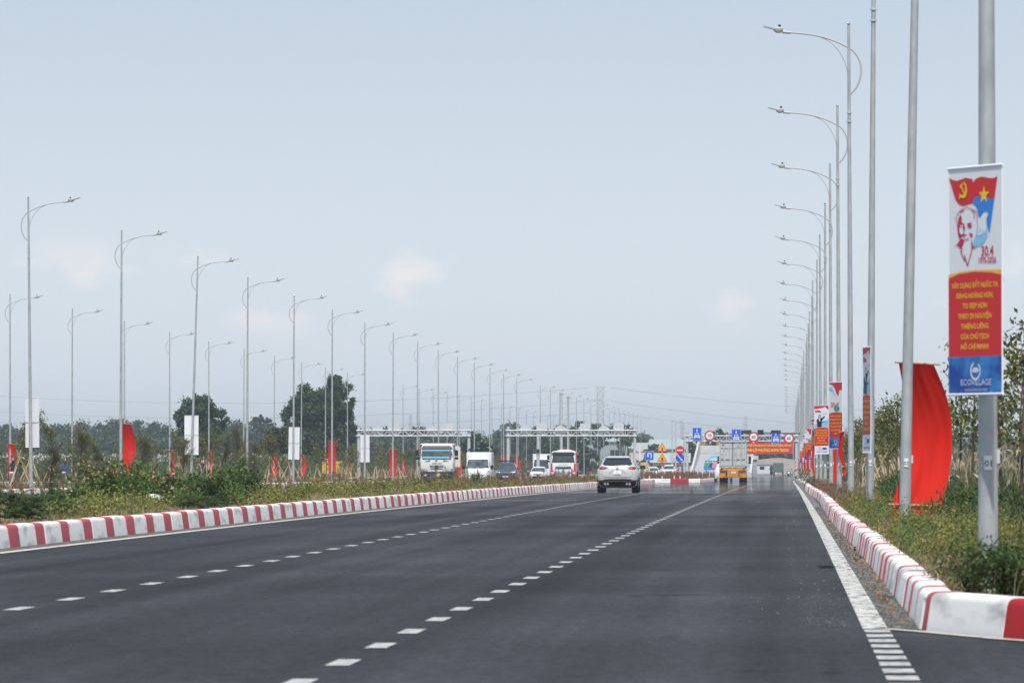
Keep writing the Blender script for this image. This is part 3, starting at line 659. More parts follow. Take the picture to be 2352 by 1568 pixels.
def make_flag(label, w0, w1, h, bulge, side_, curl, seed, group=None, hem=True):
    t = thing('flag', label, 'flag', (0, 0, 0), 0, group); V, Q = flag_mesh(w0, w1, h, bulge, side_, curl, seed)
    np_mesh('cloth', np.array(V), np.array(Q), flag_m, t, smooth=True)
    for z, wd in ((h, w0), (0, w1)): r = MB(); r.tube([(-wd/2-.05, 0, z+.01), (wd/2+.09, 0, z-.02)], .014, 8); r.build('rod', bamboo, t, True)
    if hem:      # loose strip of cloth under the lower rod
        P = []; n = 10
        for j in range(5):
            for i in range(n+1):
                u = i/n; d = (.10+.16*abs(u-.45)**1.5*3.2+.02*math.sin(6*u))*j/4; P.append(((u-.5)*w1*(1-.05*j/4), .03*math.sin(j), -d))
        Qh = [(j*(n+1)+i, j*(n+1)+i+1, (j+1)*(n+1)+i+1, (j+1)*(n+1)+i) for j in range(4) for i in range(n)]
        np_mesh('hem', np.array(P), np.array(Qh), flag_m, t, smooth=True)
    return t
y = PY[1]; f1 = make_flag('big red flag bellying out behind the second lamp post of the verge', .50, .68, 1.98, .25, 1, .32, 3)
f1.location = (LX+.17, y+.16, .66)
f1.rotation_euler = (0, 0, R(6))
y = PY[3]; f2 = make_flag('red flag twisted edge-on behind the fourth lamp post of the verge', .22, .16, .9, .05, -1, .06, 5); f2.location = (LX-.16, y+.25, 1.15); f2.rotation_euler = (0, R(-8), R(60))
y = PY[5]; f3 = make_flag('narrow red flag hanging beside the sixth lamp post of the verge', .34, .30, 2.5, .03, 1, .06, 6, hem=False); f3.location = (LX+.12, y+.15, .45); f3.rotation_euler = (0, 0, R(45))
fA = make_flag('red flag on bamboo rods on a far lamp post of the right-hand row', .30, .22, 1.5, .05, -1, .1, 7, 'far flags of the right-hand row', False); fA.location = (LX-.30, PY[7], .8+gz(PY[7])); fA.rotation_euler = (0, 0, R(65))
for k, i in enumerate((9, 11, 13, 16, 18)): dup(fA, (LX-.30, PY[i], .8+gz(PY[i])), R(60+10*k))
fB = make_flag('red flag on bamboo rods tied to a lamp post of the oncoming carriageway', .50, .54, 2.05, .26, 1, .3, 8, 'flags beside the oncoming carriageway')
fC = make_flag('red flag on bamboo rods tied to a lamp post of the oncoming carriageway', .54, .52, 2.1, .05, -1, .18, 9, 'flags beside the oncoming carriageway')
fB.location = (lx(LY[1])+.16, LY[1]+.15, 1.05); fC.location = (lx(LY[5])+.02, LY[5]+.15, 1.0+gz(LY[5]))
for i in (7, 10, 11, 13, 14, 16, 17, 18, 19, 20):
    y = LY[i]; dup(fB if i % 3 == 0 else fC, (lx(y)+random.uniform(-.05, .3), y+.15, .75+gz(y)), random.uniform(-.4, .4))
fD = make_flag('small red flag on a lamp post of the service road beyond the staked saplings', .50, .60, 2.0, .03, 1, .15, 10, 'flags along the service road')
fE = make_flag('small red flag on a lamp post of the service road beyond the staked saplings', .40, .50, 2.0, .24, 1, .3, 11, 'flags along the service road')
first = True
for i, y in enumerate(SY):
    if i > 24 or i in (2, 3, 11, 12): continue
    src = fD if i % 2 else fE; l = (-50.1-.9*min(1, max(0, (y-336)/300)), y-.15, .75+gz(y))
    if i == 0: fE.location = l
    elif i == 1: fD.location = l
    else: dup(src, l, random.uniform(-.3, .3))

# ------------------------------------------------------------------ gantries and road signs
def truss_gantry(label, x0, x1, Y, ztop=6.1, zlow=5.35, arms=True):
    z0 = gz(Y); t = thing('sign_gantry', label, 'gantry', ((x0+x1)/2, Y, z0)); hw = (x1-x0)/2
    for sx_ in (-1, 1):
        b = MB(); b.tube([(sx_*hw, 0, -.1), (sx_*hw, 0, ztop+.45)], [.21, .17], 12); b.box((sx_*hw, 0, .03), (.7, .7, .06)); b.build('post', galv_far, t, True)
    for z in (zlow, ztop):
        for yy in (-.22, .22): b = MB(); b.tube([(-hw-.25, yy, z), (hw+.25, yy, z)], .085, 8); b.build('chord', galv_far, t, True)
    n = int((x1-x0)/.8)
    for i in range(n):
        xa = -hw+.3+(2*hw-.6)*i/n; xb = -hw+.3+(2*hw-.6)*(i+1)/n
        b = MB(); b.tube([(xa, -.22, zlow), (xa, -.22, ztop)], .045, 6); b.tube([(xa, -.22, zlow if i % 2 else ztop), (xb, -.22, ztop if i % 2 else zlow)], .045, 6); b.tube([(xa, .22, zlow if i % 2 else ztop), (xb, .22, ztop if i % 2 else zlow)], .045, 6); b.build('lattice_bar', galv_far, t)
    return t
def disc_sign(t, x, y, z, r, kind, name):
    b = MB(); b.lathe([(r, -.012), (r, .012)], 28, (x, y, z), 'Y'); o = b.build(name, {'limit': sign_r, 'back': sign_back, 'noentry': sign_r, 'keep': sign_b}[kind], t)
    return o
def car_symbol(t, x, y, z, s):
    for pts in ([(-.30, 0), (-.30, .17), (-.22, .25), (.22, .25), (.30, .17), (.30, 0)], [(-.28, 0), (-.28, -.09), (-.18, -.09), (-.18, 0)], [(.18, 0), (.18, -.09), (.28, -.09), (.28, 0)],
                [(-.22, .25), (-.18, .46), (.18, .46), (.22, .25), (.17, .25), (.14, .41), (-.14, .41), (-.17, .25)]):
        shape([(x+a*s, z+b*s) for a, b in pts], sign_w, t, y, 'car_symbol')
    shape([(x+a*s, z+b*s) for a, b in ((-.24, .09), (.24, .09), (.24, .15), (-.24, .15))], sign_b, t, y-.002, 'car_symbol')
GY = 668.
def gx(px): return atx(px, GY)
g1 = truss_gantry('white lattice gantry with speed limits and blue lane signs over the right-hand carriageway', gx(1578), gx(1829), GY, ztop=at(0, 1001, GY).z-gz(GY), zlow=at(0, 1013, GY).z-gz(GY))
for k, px in enumerate((1601, 1691, 1782)):
    c = at(px, (993, 997, 1001)[k]+3, GY-.35); s = thing('lane_sign', 'blue lane sign with a white car, ' + ('beside the limit of 70', 'above the container truck', 'between the two limits of 60')[k], 'road sign', (c.x, c.y, c.z))
    b = MB(); b.cbox((0, 0, 0), (1.18, .04, 1.62), .012); b.build('panel', sign_b, s); b = MB(); b.box((0, .06, 0), (.08, .08, 1.4)); b.build('bracket', galv_far, s)
    b = MB()
    for q in ((0, -.022, .78, 1.12, .025), (0, -.022, -.78, 1.12, .025)): b.box((0, q[1], q[2]), (q[3], .004, q[4]))
    for sx_ in (-1, 1): b.box((sx_*.56, -.022, 0), (.025, .004, 1.56))
    b.build('border', sign_w, s)
    car_symbol(s, 0, -.026, -.46, 1.25)
    shape([(-.05, .24), (.05, .24), (.05, .44), (.11, .44), (0, .64), (-.11, .44), (-.05, .44)], sign_w, s, -.026, 'arrow')
for k, (px, py, tx) in enumerate(((1630, 1000, '70'), (1731, 1003, '60'), (1812, 1006, '60'))):
    c = at(px, py, GY-.36); s = thing('speed_limit_sign', ('round speed limit sign 70 on the gantry', 'round speed limit sign 60 over the middle of the gantry', 'round speed limit sign 60 at the lamp post end of the gantry')[k], 'road sign', (c.x, c.y, c.z))
    disc_sign(s, 0, 0, 0, .66, 'limit', 'rim'); shape(circ(0, 0, .47, 30), sign_w, s, -.016, 'face'); txt(tx, .42, sign_k, s, 0, -.02, -.21, w=.50, bold=.02, name='number')
    b = MB(); b.box((0, .06, 0), (.08, .08, 1.1)); b.build('bracket', galv_far, s)
def back_gantry(label, pxs, Y, signs):
    x0, x1 = atx(pxs[0], Y), atx(pxs[1], Y); z0 = gz(Y)
    g = truss_gantry(label, x0, x1, Y, ztop=at(0, 988.5, Y).z-z0, zlow=at(0, 1001, Y).z-z0)
    for px, kind in signs:
        c = at(px, 990 if kind == 'r' else 987, Y+.4); b = MB()
        o = thing('road_sign', 'x', 'road sign', (c.x, c.y, c.z))
        if kind == 'r': b.lathe([(.66, -.012), (.66, .012)], 28, (0, 0, 0), 'Y')
        else: b.cbox((0, 0, 0), (1.2, .03, 1.5), .01)
        b.build('panel', sign_back, o); tag(o, ('bare back of a round road sign on a gantry' if kind == 'r' else 'bare back of a rectangular lane sign on a gantry'), 'road sign', 'round sign backs on gantries' if kind == 'r' else 'rectangular sign backs on gantries')
        for dx in (-.25, .25): b = MB(); b.box((dx, -.05, 0), (.05, .05, 1.2)); b.build('bracket', galv_far, o)
    return g
back_gantry('lattice gantry over the service road seen from behind', (824, 1077), 600., ((868, 'r'), (904, 's'), (993, 'r'), (1028, 's')))
back_gantry('lattice gantry over the oncoming carriageway seen from behind', (1167, 1458), 600., ((1208, 'r'), (1244, 's'), (1287, 'r'), (1344, 's'), (1387, 'r'), (1421, 's')))
def sign_post(label, px, Y, H_, cat='road sign', zb=.2, stripes=True):
    x = atx(px, Y); t = thing('road_sign', label, cat, (x, Y, gz(Y)+zb))
    b = MB(); z = 0; k = 0
    while z < H_: b.tube([(0, 0, z), (0, 0, min(H_, z+.42))], .052, 8, k % 2 if stripes and z < 2.0 else 0); z += .42; k += 1
    b.build('post', [sign_w, sign_r], t, True); return t
def tri(t, z, sym):
    for r, m, yy in ((.52, sign_r, -.06), (.42, sign_y, -.073)):
        b = MB(); P = [(r*math.cos(R(90+120*i)), z+r*math.sin(R(90+120*i))) for i in range(3)]; b.prismY(P, yy-.006, yy+.006); b.build('triangle', m, t)
    if sym == 'walk': pts = [(-.04, .16), (.03, .16), (.05, .06), (.13, -.02), (.09, -.04), (.03, .01), (.12, -.17), (.07, -.18), (0, -.04), (-.08, -.18), (-.13, -.16), (-.04, .02), (-.08, .06)]
    else: pts = [(-.05, .15), (.05, .15), (.05, .04), (-.0, .04), (.06, -.02), (.06, -.15), (-.06, -.15), (-.06, -.04), (0, -.02), (-.05, .04)]
    shape([(a, z+b-.04) for a, b in pts], sign_k, t, -.083, 'symbol')
SYc = 470.
def uturn(t, z):
    b = MB(); b.cbox((0, -.06, z), (.78, .02, .78), .006); b.build('panel', sign_b, t)
    b = MB()
    for q in ((0, .37, .74, .022), (0, -.37, .74, .022)): b.box((0, -.073, z+q[1]), (q[2], .003, q[3]))
    for sx_ in (-1, 1): b.box((sx_*.37, -.073, z), (.022, .003, .74))
    b.build('border', sign_w, t)
    shape([(.12, -.22), (.2, -.22), (.2, .2), (.14, .25), (-.1, .25), (-.16, .2), (-.16, .02), (-.23, .02), (-.12, -.13), (-.01, .02), (-.08, .02), (-.08, .17), (.12, .17)], sign_w, t, -.076, 'arrow', z0=z)
uy = gz(SYc)
t = sign_post('blue turn-back arrow sign on a striped post at the turning gap', 1491.5, 452., 2.3); uturn(t, at(0, 1046.5, 452.).z-t.location.z)
t = sign_post('two amber warning triangles stacked on a striped post at the turning gap', 1521, 450., 3.1); tri(t, at(0, 1030, 450.).z-t.location.z, 'x'); tri(t, at(0, 1052.5, 450.).z-t.location.z-.02, 'walk')
t = sign_post('no entry disc above a blue keep-right disc on the island nose', 1562, SYc+8, 2.9)
zc = at(0, 1033.5, SYc+8).z-t.location.z; disc_sign(t, 0, -.07, zc, .40, 'noentry', 'no_entry_disc'); shape([(-.26, zc-.055), (.26, zc-.055), (.26, zc+.055), (-.26, zc+.055)], sign_w, t, -.085, 'bar')
zc = at(0, 1051.5, SYc+8).z-t.location.z; disc_sign(t, 0, -.07, zc, .40, 'keep', 'keep_right_disc'); shape([(-.25, zc+.27), (-.18, zc+.29), (.13, zc-.09), (.19, zc-.06), (.24, zc-.26), (.04, zc-.20), (.07, zc-.15)], sign_w, t, -.085, 'arrow')
t = sign_post('plain white board on a striped post at the island nose', 1548.5, SYc+9, 2.1); zc = at(0, 1050, SYc+9).z-t.location.z; b = MB(); b.cbox((-.1, -.06, zc), (.62, .02, .72), .006); b.build('panel', sign_back, t)
t = sign_post('backs of two round signs on a striped post at the median end', 1469.5, 449., 3.0)
for py in (1028.5, 1048.5): b = MB(); zc = at(0, py, 449.).z-t.location.z; b.lathe([(.36, -.01), (.36, .01)], 28, (0, .07, zc), 'Y'); b.build('disc', sign_back, t)
# their twins on the road beyond the right-hand trees
t = sign_post('blue turn-back arrow sign half hidden behind the right-hand saplings', 2187, 430., 2.4, zb=0); uturn(t, at(0, 1070, 430.).z-t.location.z)
t = sign_post('amber warning triangles half hidden behind the first lamp post', 2233, 425., 3.0, zb=0); tri(t, at(0, 1056, 425.).z-t.location.z, 'x'); tri(t, at(0, 1078, 425.).z-t.location.z, 'walk')
t = sign_post('amber triangle signs glimpsed behind the row of far lamp posts', 1999, 560., 3.0, zb=0)
for py in (1043, 1063): tri(t, at(0, py, 560.).z-t.location.z, 'x')

# overhead signal arm
sy = 640.; a0 = at(1852, 995, sy); t = thing('traffic_signal', 'horizontal signal arm with dark lamp heads reaching out over the carriageway', 'traffic light', (a0.x, sy, gz(sy)))
b = MB(); b.tube([(0, 0, 0), (0, 0, a0.z-gz(sy)+.2)], [.12, .09], 10); b.build('mast', galv_far, t, True)
x1 = at(1706, 992, sy).x-a0.x; zc = a0.z-gz(sy); b = MB(); b.tube([(0, 0, zc), (x1*.5, 0, zc+.05), (x1, 0, zc+.12)], [.09, .06, .04], 8); b.build('arm', steel_dk, t, True)
for px, kind in ((1715, 'h'), (1747, 'b'), (1782, 'h')):
    c = at(px, 991.5, sy); o = MB(); cx_ = c.x-a0.x; cz_ = c.z-gz(sy)
    if kind == 'h':
        o.cbox((cx_, -.1, cz_), (1.2, .2, .42), .03); hd = o.build('signal_head', black, t)
        for k in (-1, 0, 1): q = MB(); q.lathe([(.15, 0), (.16, -.12), (.13, -.12), (.12, -.02)], 14, (cx_+k*.38, -.2, cz_), 'Y'); q.build('lens_hood', steel_dk, hd)
    else: o.cbox((cx_, -.1, cz_-.02), (.74, .2, .56), .03); o.build('countdown_box', black, t)
# wide red banner strung across below the gantry
by = 712.; x0 = at(1672, 1040, by).x; c1 = at(1822, 1038.5, by); zb, zt = c1.z-.15, at(0, 1014.5, by).z
t = thing('street_banner', 'wide red cloth banner with two lines of yellow letters strung over the road', 'banner', ((x0+c1.x)/2, by, zb)); hw = (c1.x-x0)/2; hh = zt-zb; V = []; nu = 24
for j in range(5):
    for i in range(nu+1): u = i/nu; V.append(((u-.5)*2*hw, .03*math.sin(9*u), hh*j/4-.10*math.sin(math.pi*u)*1.0+.02*math.sin(11*u)))
ban_m = M('banner cloth red', (.55, .03, .055), rough=.7)
np_mesh('cloth', np.array(V), np.array([(j*(nu+1)+i, j*(nu+1)+i+1, (j+1)*(nu+1)+i+1, (j+1)*(nu+1)+i) for j in range(4) for i in range(nu)]), ban_m, t, smooth=True)
txt('QUYẾT TÂM ĐƯA THÀNH PHỐ ĐỒNG NAI VÀO KỶ NGUYÊN XÂY DỰNG, PHÁT HUY', .34, p_yel, t, 0, -.06, hh*.58, w=2*hw*.95, bold=.02); txt('SỰ KIỆN THÀNH LẬP PHƯỜNG NHƠN TRẠCH', .40, p_yel, t, -.05, -.06, hh*.16, w=2*hw*.86, bold=.03)
for sx_ in (-1, 1): r = MB(); r.tube([(sx_*hw, 0, -zb+gz(by)), (sx_*hw, 0, hh+.4)], .05, 8); r.build('pole', galv_far, t)
# ------------------------------------------------------------------ vehicles (local frame: forward +y, ground z = 0)
def wheel(t, x, y, r, wd, rim=True, dual=False):
    b = MB(); b.lathe([(r*.62, -wd/2), (r*.95, -wd/2), (r, -wd*.32), (r, wd*.32), (r*.95, wd/2), (r*.62, wd/2)], 20, (x, y, r), 'X'); o = b.build('wheel', rubber, t, True)
    s = 1 if x > 0 else -1
    b = MB(); b.lathe([(r*.6, -.01), (r*.6, .012), (r*.2, .03)], 14, (x+s*wd*.42, y, r), 'X'); b.build('rim', galv_far if rim else steel_dk, o, True)
    return o
def lerp_lv(lv, z, k):
    for a, b in zip(lv[:-1], lv[1:]):
        if a[0] <= z <= b[0]: f = (z-a[0])/(b[0]-a[0]); return a[k]+(b[k]-a[k])*f
    return lv[-1][k]
def panel(t, pts, off, lv, end, mat, name, concave=0):     # plate lying on the front (+1) or rear (-1) of a stacked body
    def yat(x, z):
        yb = lerp_lv(lv, z, 3 if end > 0 else 2); hw = lerp_lv(lv, z, 1); rad = min(lerp_lv(lv, z, 4), hw*.95); e = max(0, abs(x)-(hw-rad))
        return yb-end*(rad-math.sqrt(max(0, rad*rad-min(e, rad*.98)**2)))+end*off
    xs = [p[0] for p in pts]; n = len(pts); cols = 16; x0, x1 = min(xs), max(xs); b = MB(); V = []; rows = 4
    for i in range(cols+1):
        x = x0+(x1-x0)*min(.9995, max(.0005, i/cols)); zs = []
        for k in range(n):
            (xa, za), (xb, zb_) = pts[k], pts[(k+1) % n]
            if (xa-x)*(xb-x) <= 0 and xa != xb: zs.append(za+(zb_-za)*(x-xa)/(xb-xa))
        lo_, hi_ = (min(zs), max(zs)) if zs else (0, 0)
        if len(zs) == 4: zs.sort(); lo_, hi_ = (zs[2], zs[3]) if concave > 0 else (zs[0], zs[1])
        for r in range(rows+1): z = lo_+(hi_-lo_)*r/rows; V.append((x, yat(x, z), z))
    Fc = [(i*(rows+1)+r, (i+1)*(rows+1)+r, (i+1)*(rows+1)+r+1, i*(rows+1)+r+1) for i in range(cols) for r in range(rows)]
    m = len(V); W_ = [(x, y-end*.03, z) for x, y, z in V]; R1 = rows+1
    Fc += [(i*R1, m+i*R1, m+(i+1)*R1, (i+1)*R1) for i in range(cols)] + [(i*R1+rows, (i+1)*R1+rows, m+(i+1)*R1+rows, m+i*R1+rows) for i in range(cols)]
    b.add(V+W_, Fc); return b.build(name, mat, t, True, 30)
def mirror_pts(p): return [(-x, z) for x, z in reversed(p)]
def mirrors(t, hw, y, z, mat, gl_end, sz=(.24, .10, .17)):
    for s in (-1, 1):
        b = MB(); b.cbox((s*(hw+.13), y, z), sz, .03); b.box((s*(hw+.0), y, z-.05), (.12, .05, .05)); m = b.build('mirror', mat, t, True)
        q = MB(); q.box((s*(hw+.13), y+gl_end*(sz[1]/2+.003), z), (sz[0]*.82, .006, sz[2]*.78)); q.build('mirror_glass', glass_lt, m)
# --- the pearl white SUV ahead
def suv():
    Y = 238.; x = atx(1418, Y); t = thing('suv', 'pearl white sport utility car seen from behind in the middle lane', 'car', (x, Y+2.25, gz(Y)))
    lv = [(.26, .80, -2.05, 2.1, .2), (.36, .88, -2.18, 2.2, .3), (.52, .915, -2.25, 2.25, .36), (.75, .925, -2.27, 2.27, .4), (.95, .92, -2.24, 2.2, .4), (1.10, .895, -2.19, 1.9, .4), (1.20, .83, -2.14, 1.15, .36),
          (1.27, .785, -2.10, .95, .34), (1.42, .715, -1.98, .60, .30), (1.56, .645, -1.82, .25, .28), (1.635, .585, -1.70, .0, .26), (1.672, .50, -1.55, -.2, .24), (1.685, .36, -1.35, -.45, .2)]
    b = MB(); b.stack(lv, 6); b.build('body', pearl_p, t, True, 55)
    panel(t, [(-.66, 1.255), (.66, 1.255), (.675, 1.32), (.625, 1.47), (.57, 1.575), (.30, 1.592), (-.30, 1.592), (-.57, 1.575), (-.625, 1.47), (-.675, 1.32)], .012, lv, -1, glass, 'rear_window')
    panel(t, [(-.62, 1.60), (.62, 1.60), (.57, 1.64), (-.57, 1.64)], .10, lv, -1, pearl_p, 'spoiler')
    wp = MB(); wp.tube([(-.42, -2.13, 1.27), (-.05, -2.15, 1.265), (.06, -2.14, 1.25)], .012, 6); wp.build('wiper', black, t)
    for s in (1, -1):
        tl = [(.84, 1.19), (.62, 1.185), (.42, 1.15), (.50, 1.11), (.62, 1.075), (.80, 1.07), (.855, 1.12)]
        tl = tl if s > 0 else mirror_pts(tl); o = panel(t, tl, .014, lv, -1, redlens, 'tail_light')
        il = [(.60, 1.155), (.68, 1.155), (.68, 1.10), (.60, 1.10)]; panel(o, il if s > 0 else mirror_pts(il), .022, lv, -1, M('tail lens bright', (.55, .12, .13), rough=.2), 'lamp')
        rf = [(.74, .59), (.62, .59), (.60, .555), (.66, .545), (.74, .555)]; panel(t, rf if s > 0 else mirror_pts(rf), .03, lv, -1, M('red reflector', (.55, .03, .03), rough=.3), 'reflector')
        e = MB(); e.lathe([(.055, -.03), (.055, .05), (.042, .05), (.04, -.02)], 12, (s*.56, -2.27, .405), 'Y'); e.lathe([(.05, -.03), (.05, .05), (.04, .05), (.038, -.02)], 12, (s*.44, -2.27, .405), 'Y'); e.build('exhaust', chrome, t, True)
        sw = MB(); P = [(s*.905, -1.4, 1.12), (s*.80, -1.3, 1.28), (s*.715, -1.15, 1.44), (s*.655, -.9, 1.55), (s*.655, .1, 1.54), (s*.80, .8, 1.28), (s*.905, 1.0, 1.12)]
        sw.add([(p[0]+s*.012, p[1], p[2]) for p in P], [tuple(range(7))]); sw.build('side_window', glass, t)
        rl = MB(); rl.tube([(s*.56, -1.45, 1.66), (s*.565, -.9, 1.70), (s*.55, -.1, 1.67)], .016, 6); rl.build('roof_rail', steel_dk, t)
    panel(t, [(-.93, .60), (-.78, .56), (-.62, .62), (-.35, .635), (.35, .635), (.62, .62), (.78, .56), (.93, .60), (.915, .42), (.86, .30), (-.86, .30), (-.915, .42)], .02, lv, -1, black, 'bumper_cladding')
    panel(t, [(-.66, .475), (-.58, .525), (-.3, .54), (.3, .54), (.58, .525), (.66, .475), (.62, .47), (.55, .505), (.3, .515), (-.3, .515), (-.55, .505), (-.62, .47)], .045, lv, -1, chrome, 'chrome_trim')
    dg = M('panel shadow gap', (.18, .18, .175), rough=.6)
    panel(t, [(-.66, .745), (-.62, .71), (-.3, .695), (.3, .695), (.62, .71), (.66, .745), (.63, .742), (.55, .722), (-.55, .722), (-.63, .742)], .006, lv, -1, dg, 'tailgate_gap')
    for s in (1, -1): q = [(.66, .745), (.70, .95), (.68, 1.05), (.672, 1.05), (.69, .95), (.65, .755)]; panel(t, q if s > 0 else mirror_pts(q), .004, lv, -1, dg, 'tailgate_gap')
    panel(t, [(-.40, .88), (-.22, 1.035), (.22, 1.035), (.40, .88), (.36, .88), (.20, 1.018), (-.20, 1.018), (-.36, .88)], .006, lv, -1, dg, 'recess_edge')
    panel(t, [(-.165, .83), (.165, .83), (.165, 1.0), (-.165, 1.0)], .028, lv, -1, plate_w, 'number_plate')
    txt('51K', .05, ink, t, 0, -2.31, .925, w=.13, name='plate_lettering'); txt('977.86', .05, ink, t, 0, -2.31, .85, w=.24, name='plate_lettering')
    b = MB(); b.lathe([(.055, 0), (.055, .02)], 16, (0, -2.235, 1.145), 'Y'); b.build('emblem', galv_far, t, True)
    txt('mazda', .028, M('badge grey', (.35, .35, .35), metal=.5), t, -.56, -2.20, .86, w=.15, name='badge'); txt('CX-5', .028, MATS['badge grey'], t, .56, -2.20, .86, w=.12, name='badge')
    mirrors(t, .93, .75, 1.17, M('mirror shell', (.03, .03, .03), rough=.3), -1)
    un = MB(); un.box((0, -.1, .30), (1.5, 3.6, .16)); un.build('underbody', black, t)
    for s in (-1, 1):
        for yy in (-1.38, 1.35): wheel(t, s*.785, yy, .375, .30)
    pa = MB(); pa.box((0, -1.5, .62), (1.2, .2, .3)); 
    return t
suv()
# --- oncoming cars
def front_car(label, px, Y, W, Hh, paint_, suvlike, rack=False, L=4.6, group=None, plate=plate_w):
    x = atx(px, Y); t = thing('car', label, 'car', (x, Y+L/2, gz(Y)), math.pi, group); h = W/2; f = L/2; k = Hh/1.5; hz = .62*Hh if suvlike else .60*Hh
    lv = [(.24, h*.88, -f*.95, f*.94, .2), (.36, h*.95, -f*.98, f*.98, .3), (.55, h*.99, -f, f, .38), (hz-.18, h, -f, f*.985, .4), (hz-.06, h*.985, -f*.98, f*.93, .4), (hz+.03, h*.95, -f*.97, f*.55, .35), (hz+.10, h*.90, -f*.95, f*.36, .3),
          (Hh*.80, h*.80, -f*.88, f*.16, .28), (Hh*.93, h*.71, -f*.78, -f*.02, .26), (Hh*.98, h*.62, -f*.70, -f*.10, .24), (Hh, h*.44, -f*.6, -f*.2, .2)]
    b = MB(); b.stack(lv, 5); b.build('body', paint_, t, True, 55)
    panel(t, [(-h*.82, hz+.10), (h*.82, hz+.10), (h*.64, Hh*.925), (-h*.64, Hh*.925)], .015, lv, 1, glass_lt, 'windscreen')
    for s in (1, -1):
        q = [(h*.93, hz-.09), (h*.52, hz-.13), (h*.56, hz-.25), (h*.93, hz-.22)]; panel(t, q if s > 0 else mirror_pts(q), .02, lv, 1, clearlens, 'headlight')
        q = [(h*.90, .42), (h*.72, .42), (h*.72, .52), (h*.90, .52)]; panel(t, q if s > 0 else mirror_pts(q), .02, lv, 1, black, 'fog_lamp_bay')
        sw = MB(); P = [(s*h*.97, -f*.7, hz+.05), (s*h*.80, -f*.72, Hh*.85), (s*h*.73, -f*.5, Hh*.92), (s*h*.74, -f*.05, Hh*.91), (s*h*.93, f*.3, hz+.06)]
        sw.add([(p[0]+s*.012, p[1], p[2]) for p in P], [tuple(range(5))]); sw.build('side_window', glass, t)
    g = panel(t, [(-h*.48, hz-.28), (h*.48, hz-.28), (h*.52, hz-.13), (-h*.52, hz-.13)], .02, lv, 1, black, 'grille')
    for z in (hz-.25, hz-.205, hz-.16): panel(g, [(-h*.47, z), (h*.47, z), (h*.47, z+.018), (-h*.47, z+.018)], .032, lv, 1, chrome, 'grille_bar')
    panel(t, [(-h*.6, .30), (h*.6, .30), (h*.62, .50), (-h*.62, .50)], .012, lv, 1, black, 'air_intake'); panel(t, [(-.26, .50), (.26, .50), (.26, .61), (-.26, .61)], .035, lv, 1, plate, 'number_plate')
    mirrors(t, h*.97, f*.28, hz+.12, paint_, -1, (.22, .12, .15))
    if rack:
        r = MB()
        for s in (-1, 1): r.tube([(s*h*.66, -f*.6, Hh+.10), (s*h*.66, -f*.05, Hh+.10)], .04, 8)
        for yy in (-f*.6, -f*.35, -f*.05): r.tube([(-h*.66, yy, Hh+.10), (h*.66, yy, Hh+.10)], .035, 8)
        r.cbox((0, -f*.05, Hh+.12), (h*1.36, .12, .11), .03)
        for s in (-1, 1): r.box((s*h*.6, -f*.3, Hh+.04), (.05, .8, .1))
        r.build('roof_rack', black, t)
    for s in (-1, 1):
        for yy in (-f*.6, f*.6): wheel(t, s*(h-.12), yy, .33, .22)
    un = MB(); un.box((0, 0, .28), (W*.8, L*.8, .14)); un.build('underbody', black, t)
    return t
front_car('dark blue oncoming sport utility car with a black roof rack', 1161, 462., 1.86, 1.82, dark_p, True, rack=True)
front_car('white oncoming saloon between the dark roof-rack car and the red truck', 1234.5, 545., 1.80, 1.50, white_p, False)
front_car('white oncoming saloon behind the blue turn-back sign', 1499, 690., 1.80, 1.50, white_p, False)
front_car('white oncoming pickup-like car with an amber plate near the striped posts', 1536, 700., 1.88, 1.80, white_p, True, plate=amber)
front_car('grey car glimpsed dimly behind the island nose posts', 1560, 760., 1.8, 1.5, M('grey car paint', (.22, .24, .26), rough=.3, coat=.4), False)
cx_ = front_car('white car almost hidden beside the container truck', 1661, 545., 1.85, 1.85, white_p, True); cx_.rotation_euler = (0, 0, 0)

# --- people: one skinned body for riders and drivers
def skin_person(name, joints, edges, radii, mats, parent=None):
    me = bpy.data.meshes.new('p'); me.from_pydata(joints, edges, []); o = new_obj('tmp', me)
    o.modifiers.new('s', 'SKIN'); o.modifiers.new('d', 'SUBSURF').levels = 1
    for i, sv in enumerate(me.skin_vertices[0].data): sv.radius = (radii[i], radii[i]); sv.use_root = (i == 0)
    dg = bpy.context.evaluated_depsgraph_get(); m2 = bpy.data.meshes.new_from_object(o.evaluated_get(dg)); bpy.data.objects.remove(o); bpy.data.meshes.remove(me)
    for mm in mats: m2.materials.append(mm)
    m2.shade_smooth(); return m2
J = [(0, -.05, .86), (0, -.03, 1.05), (0, .02, 1.28), (0, .05, 1.42), (0, .09, 1.52), (0, .11, 1.60),
     (.19, .03, 1.33), (.27, .16, 1.10), (.27, .42, 1.04), (.26, .50, 1.03), (-.19, .03, 1.33), (-.27, .16, 1.10), (-.27, .42, 1.04), (-.26, .50, 1.03),
     (.11, .0, .82), (.17, .36, .80), (.17, .30, .38), (.17, .40, .32), (-.11, .0, .82), (-.17, .36, .80), (-.17, .30, .38), (-.17, .40, .32)]
Ed = [(0, 1), (1, 2), (2, 3), (3, 4), (4, 5), (2, 6), (6, 7), (7, 8), (8, 9), (2, 10), (10, 11), (11, 12), (12, 13), (0, 14), (14, 15), (15, 16), (16, 17), (0, 18), (18, 19), (19, 20), (20, 21)]
Rd = [.15, .16, .17, .07, .09, .09, .075, .055, .042, .04, .075, .055, .042, .04, .095, .085, .055, .05, .095, .085, .055, .05]
jacket = M('dark jacket', (.03, .035, .045), (.05, .055, .07), scale=8, rough=.85); denim = M('blue jacket', (.05, .09, .18), rough=.85); skin_m = M('skin', (.42, .26, .18), rough=.6)
rider_me = skin_person('rider', J, Ed, Rd, [jacket]); rider_me2 = rider_me.copy(); rider_me2.materials[0] = denim
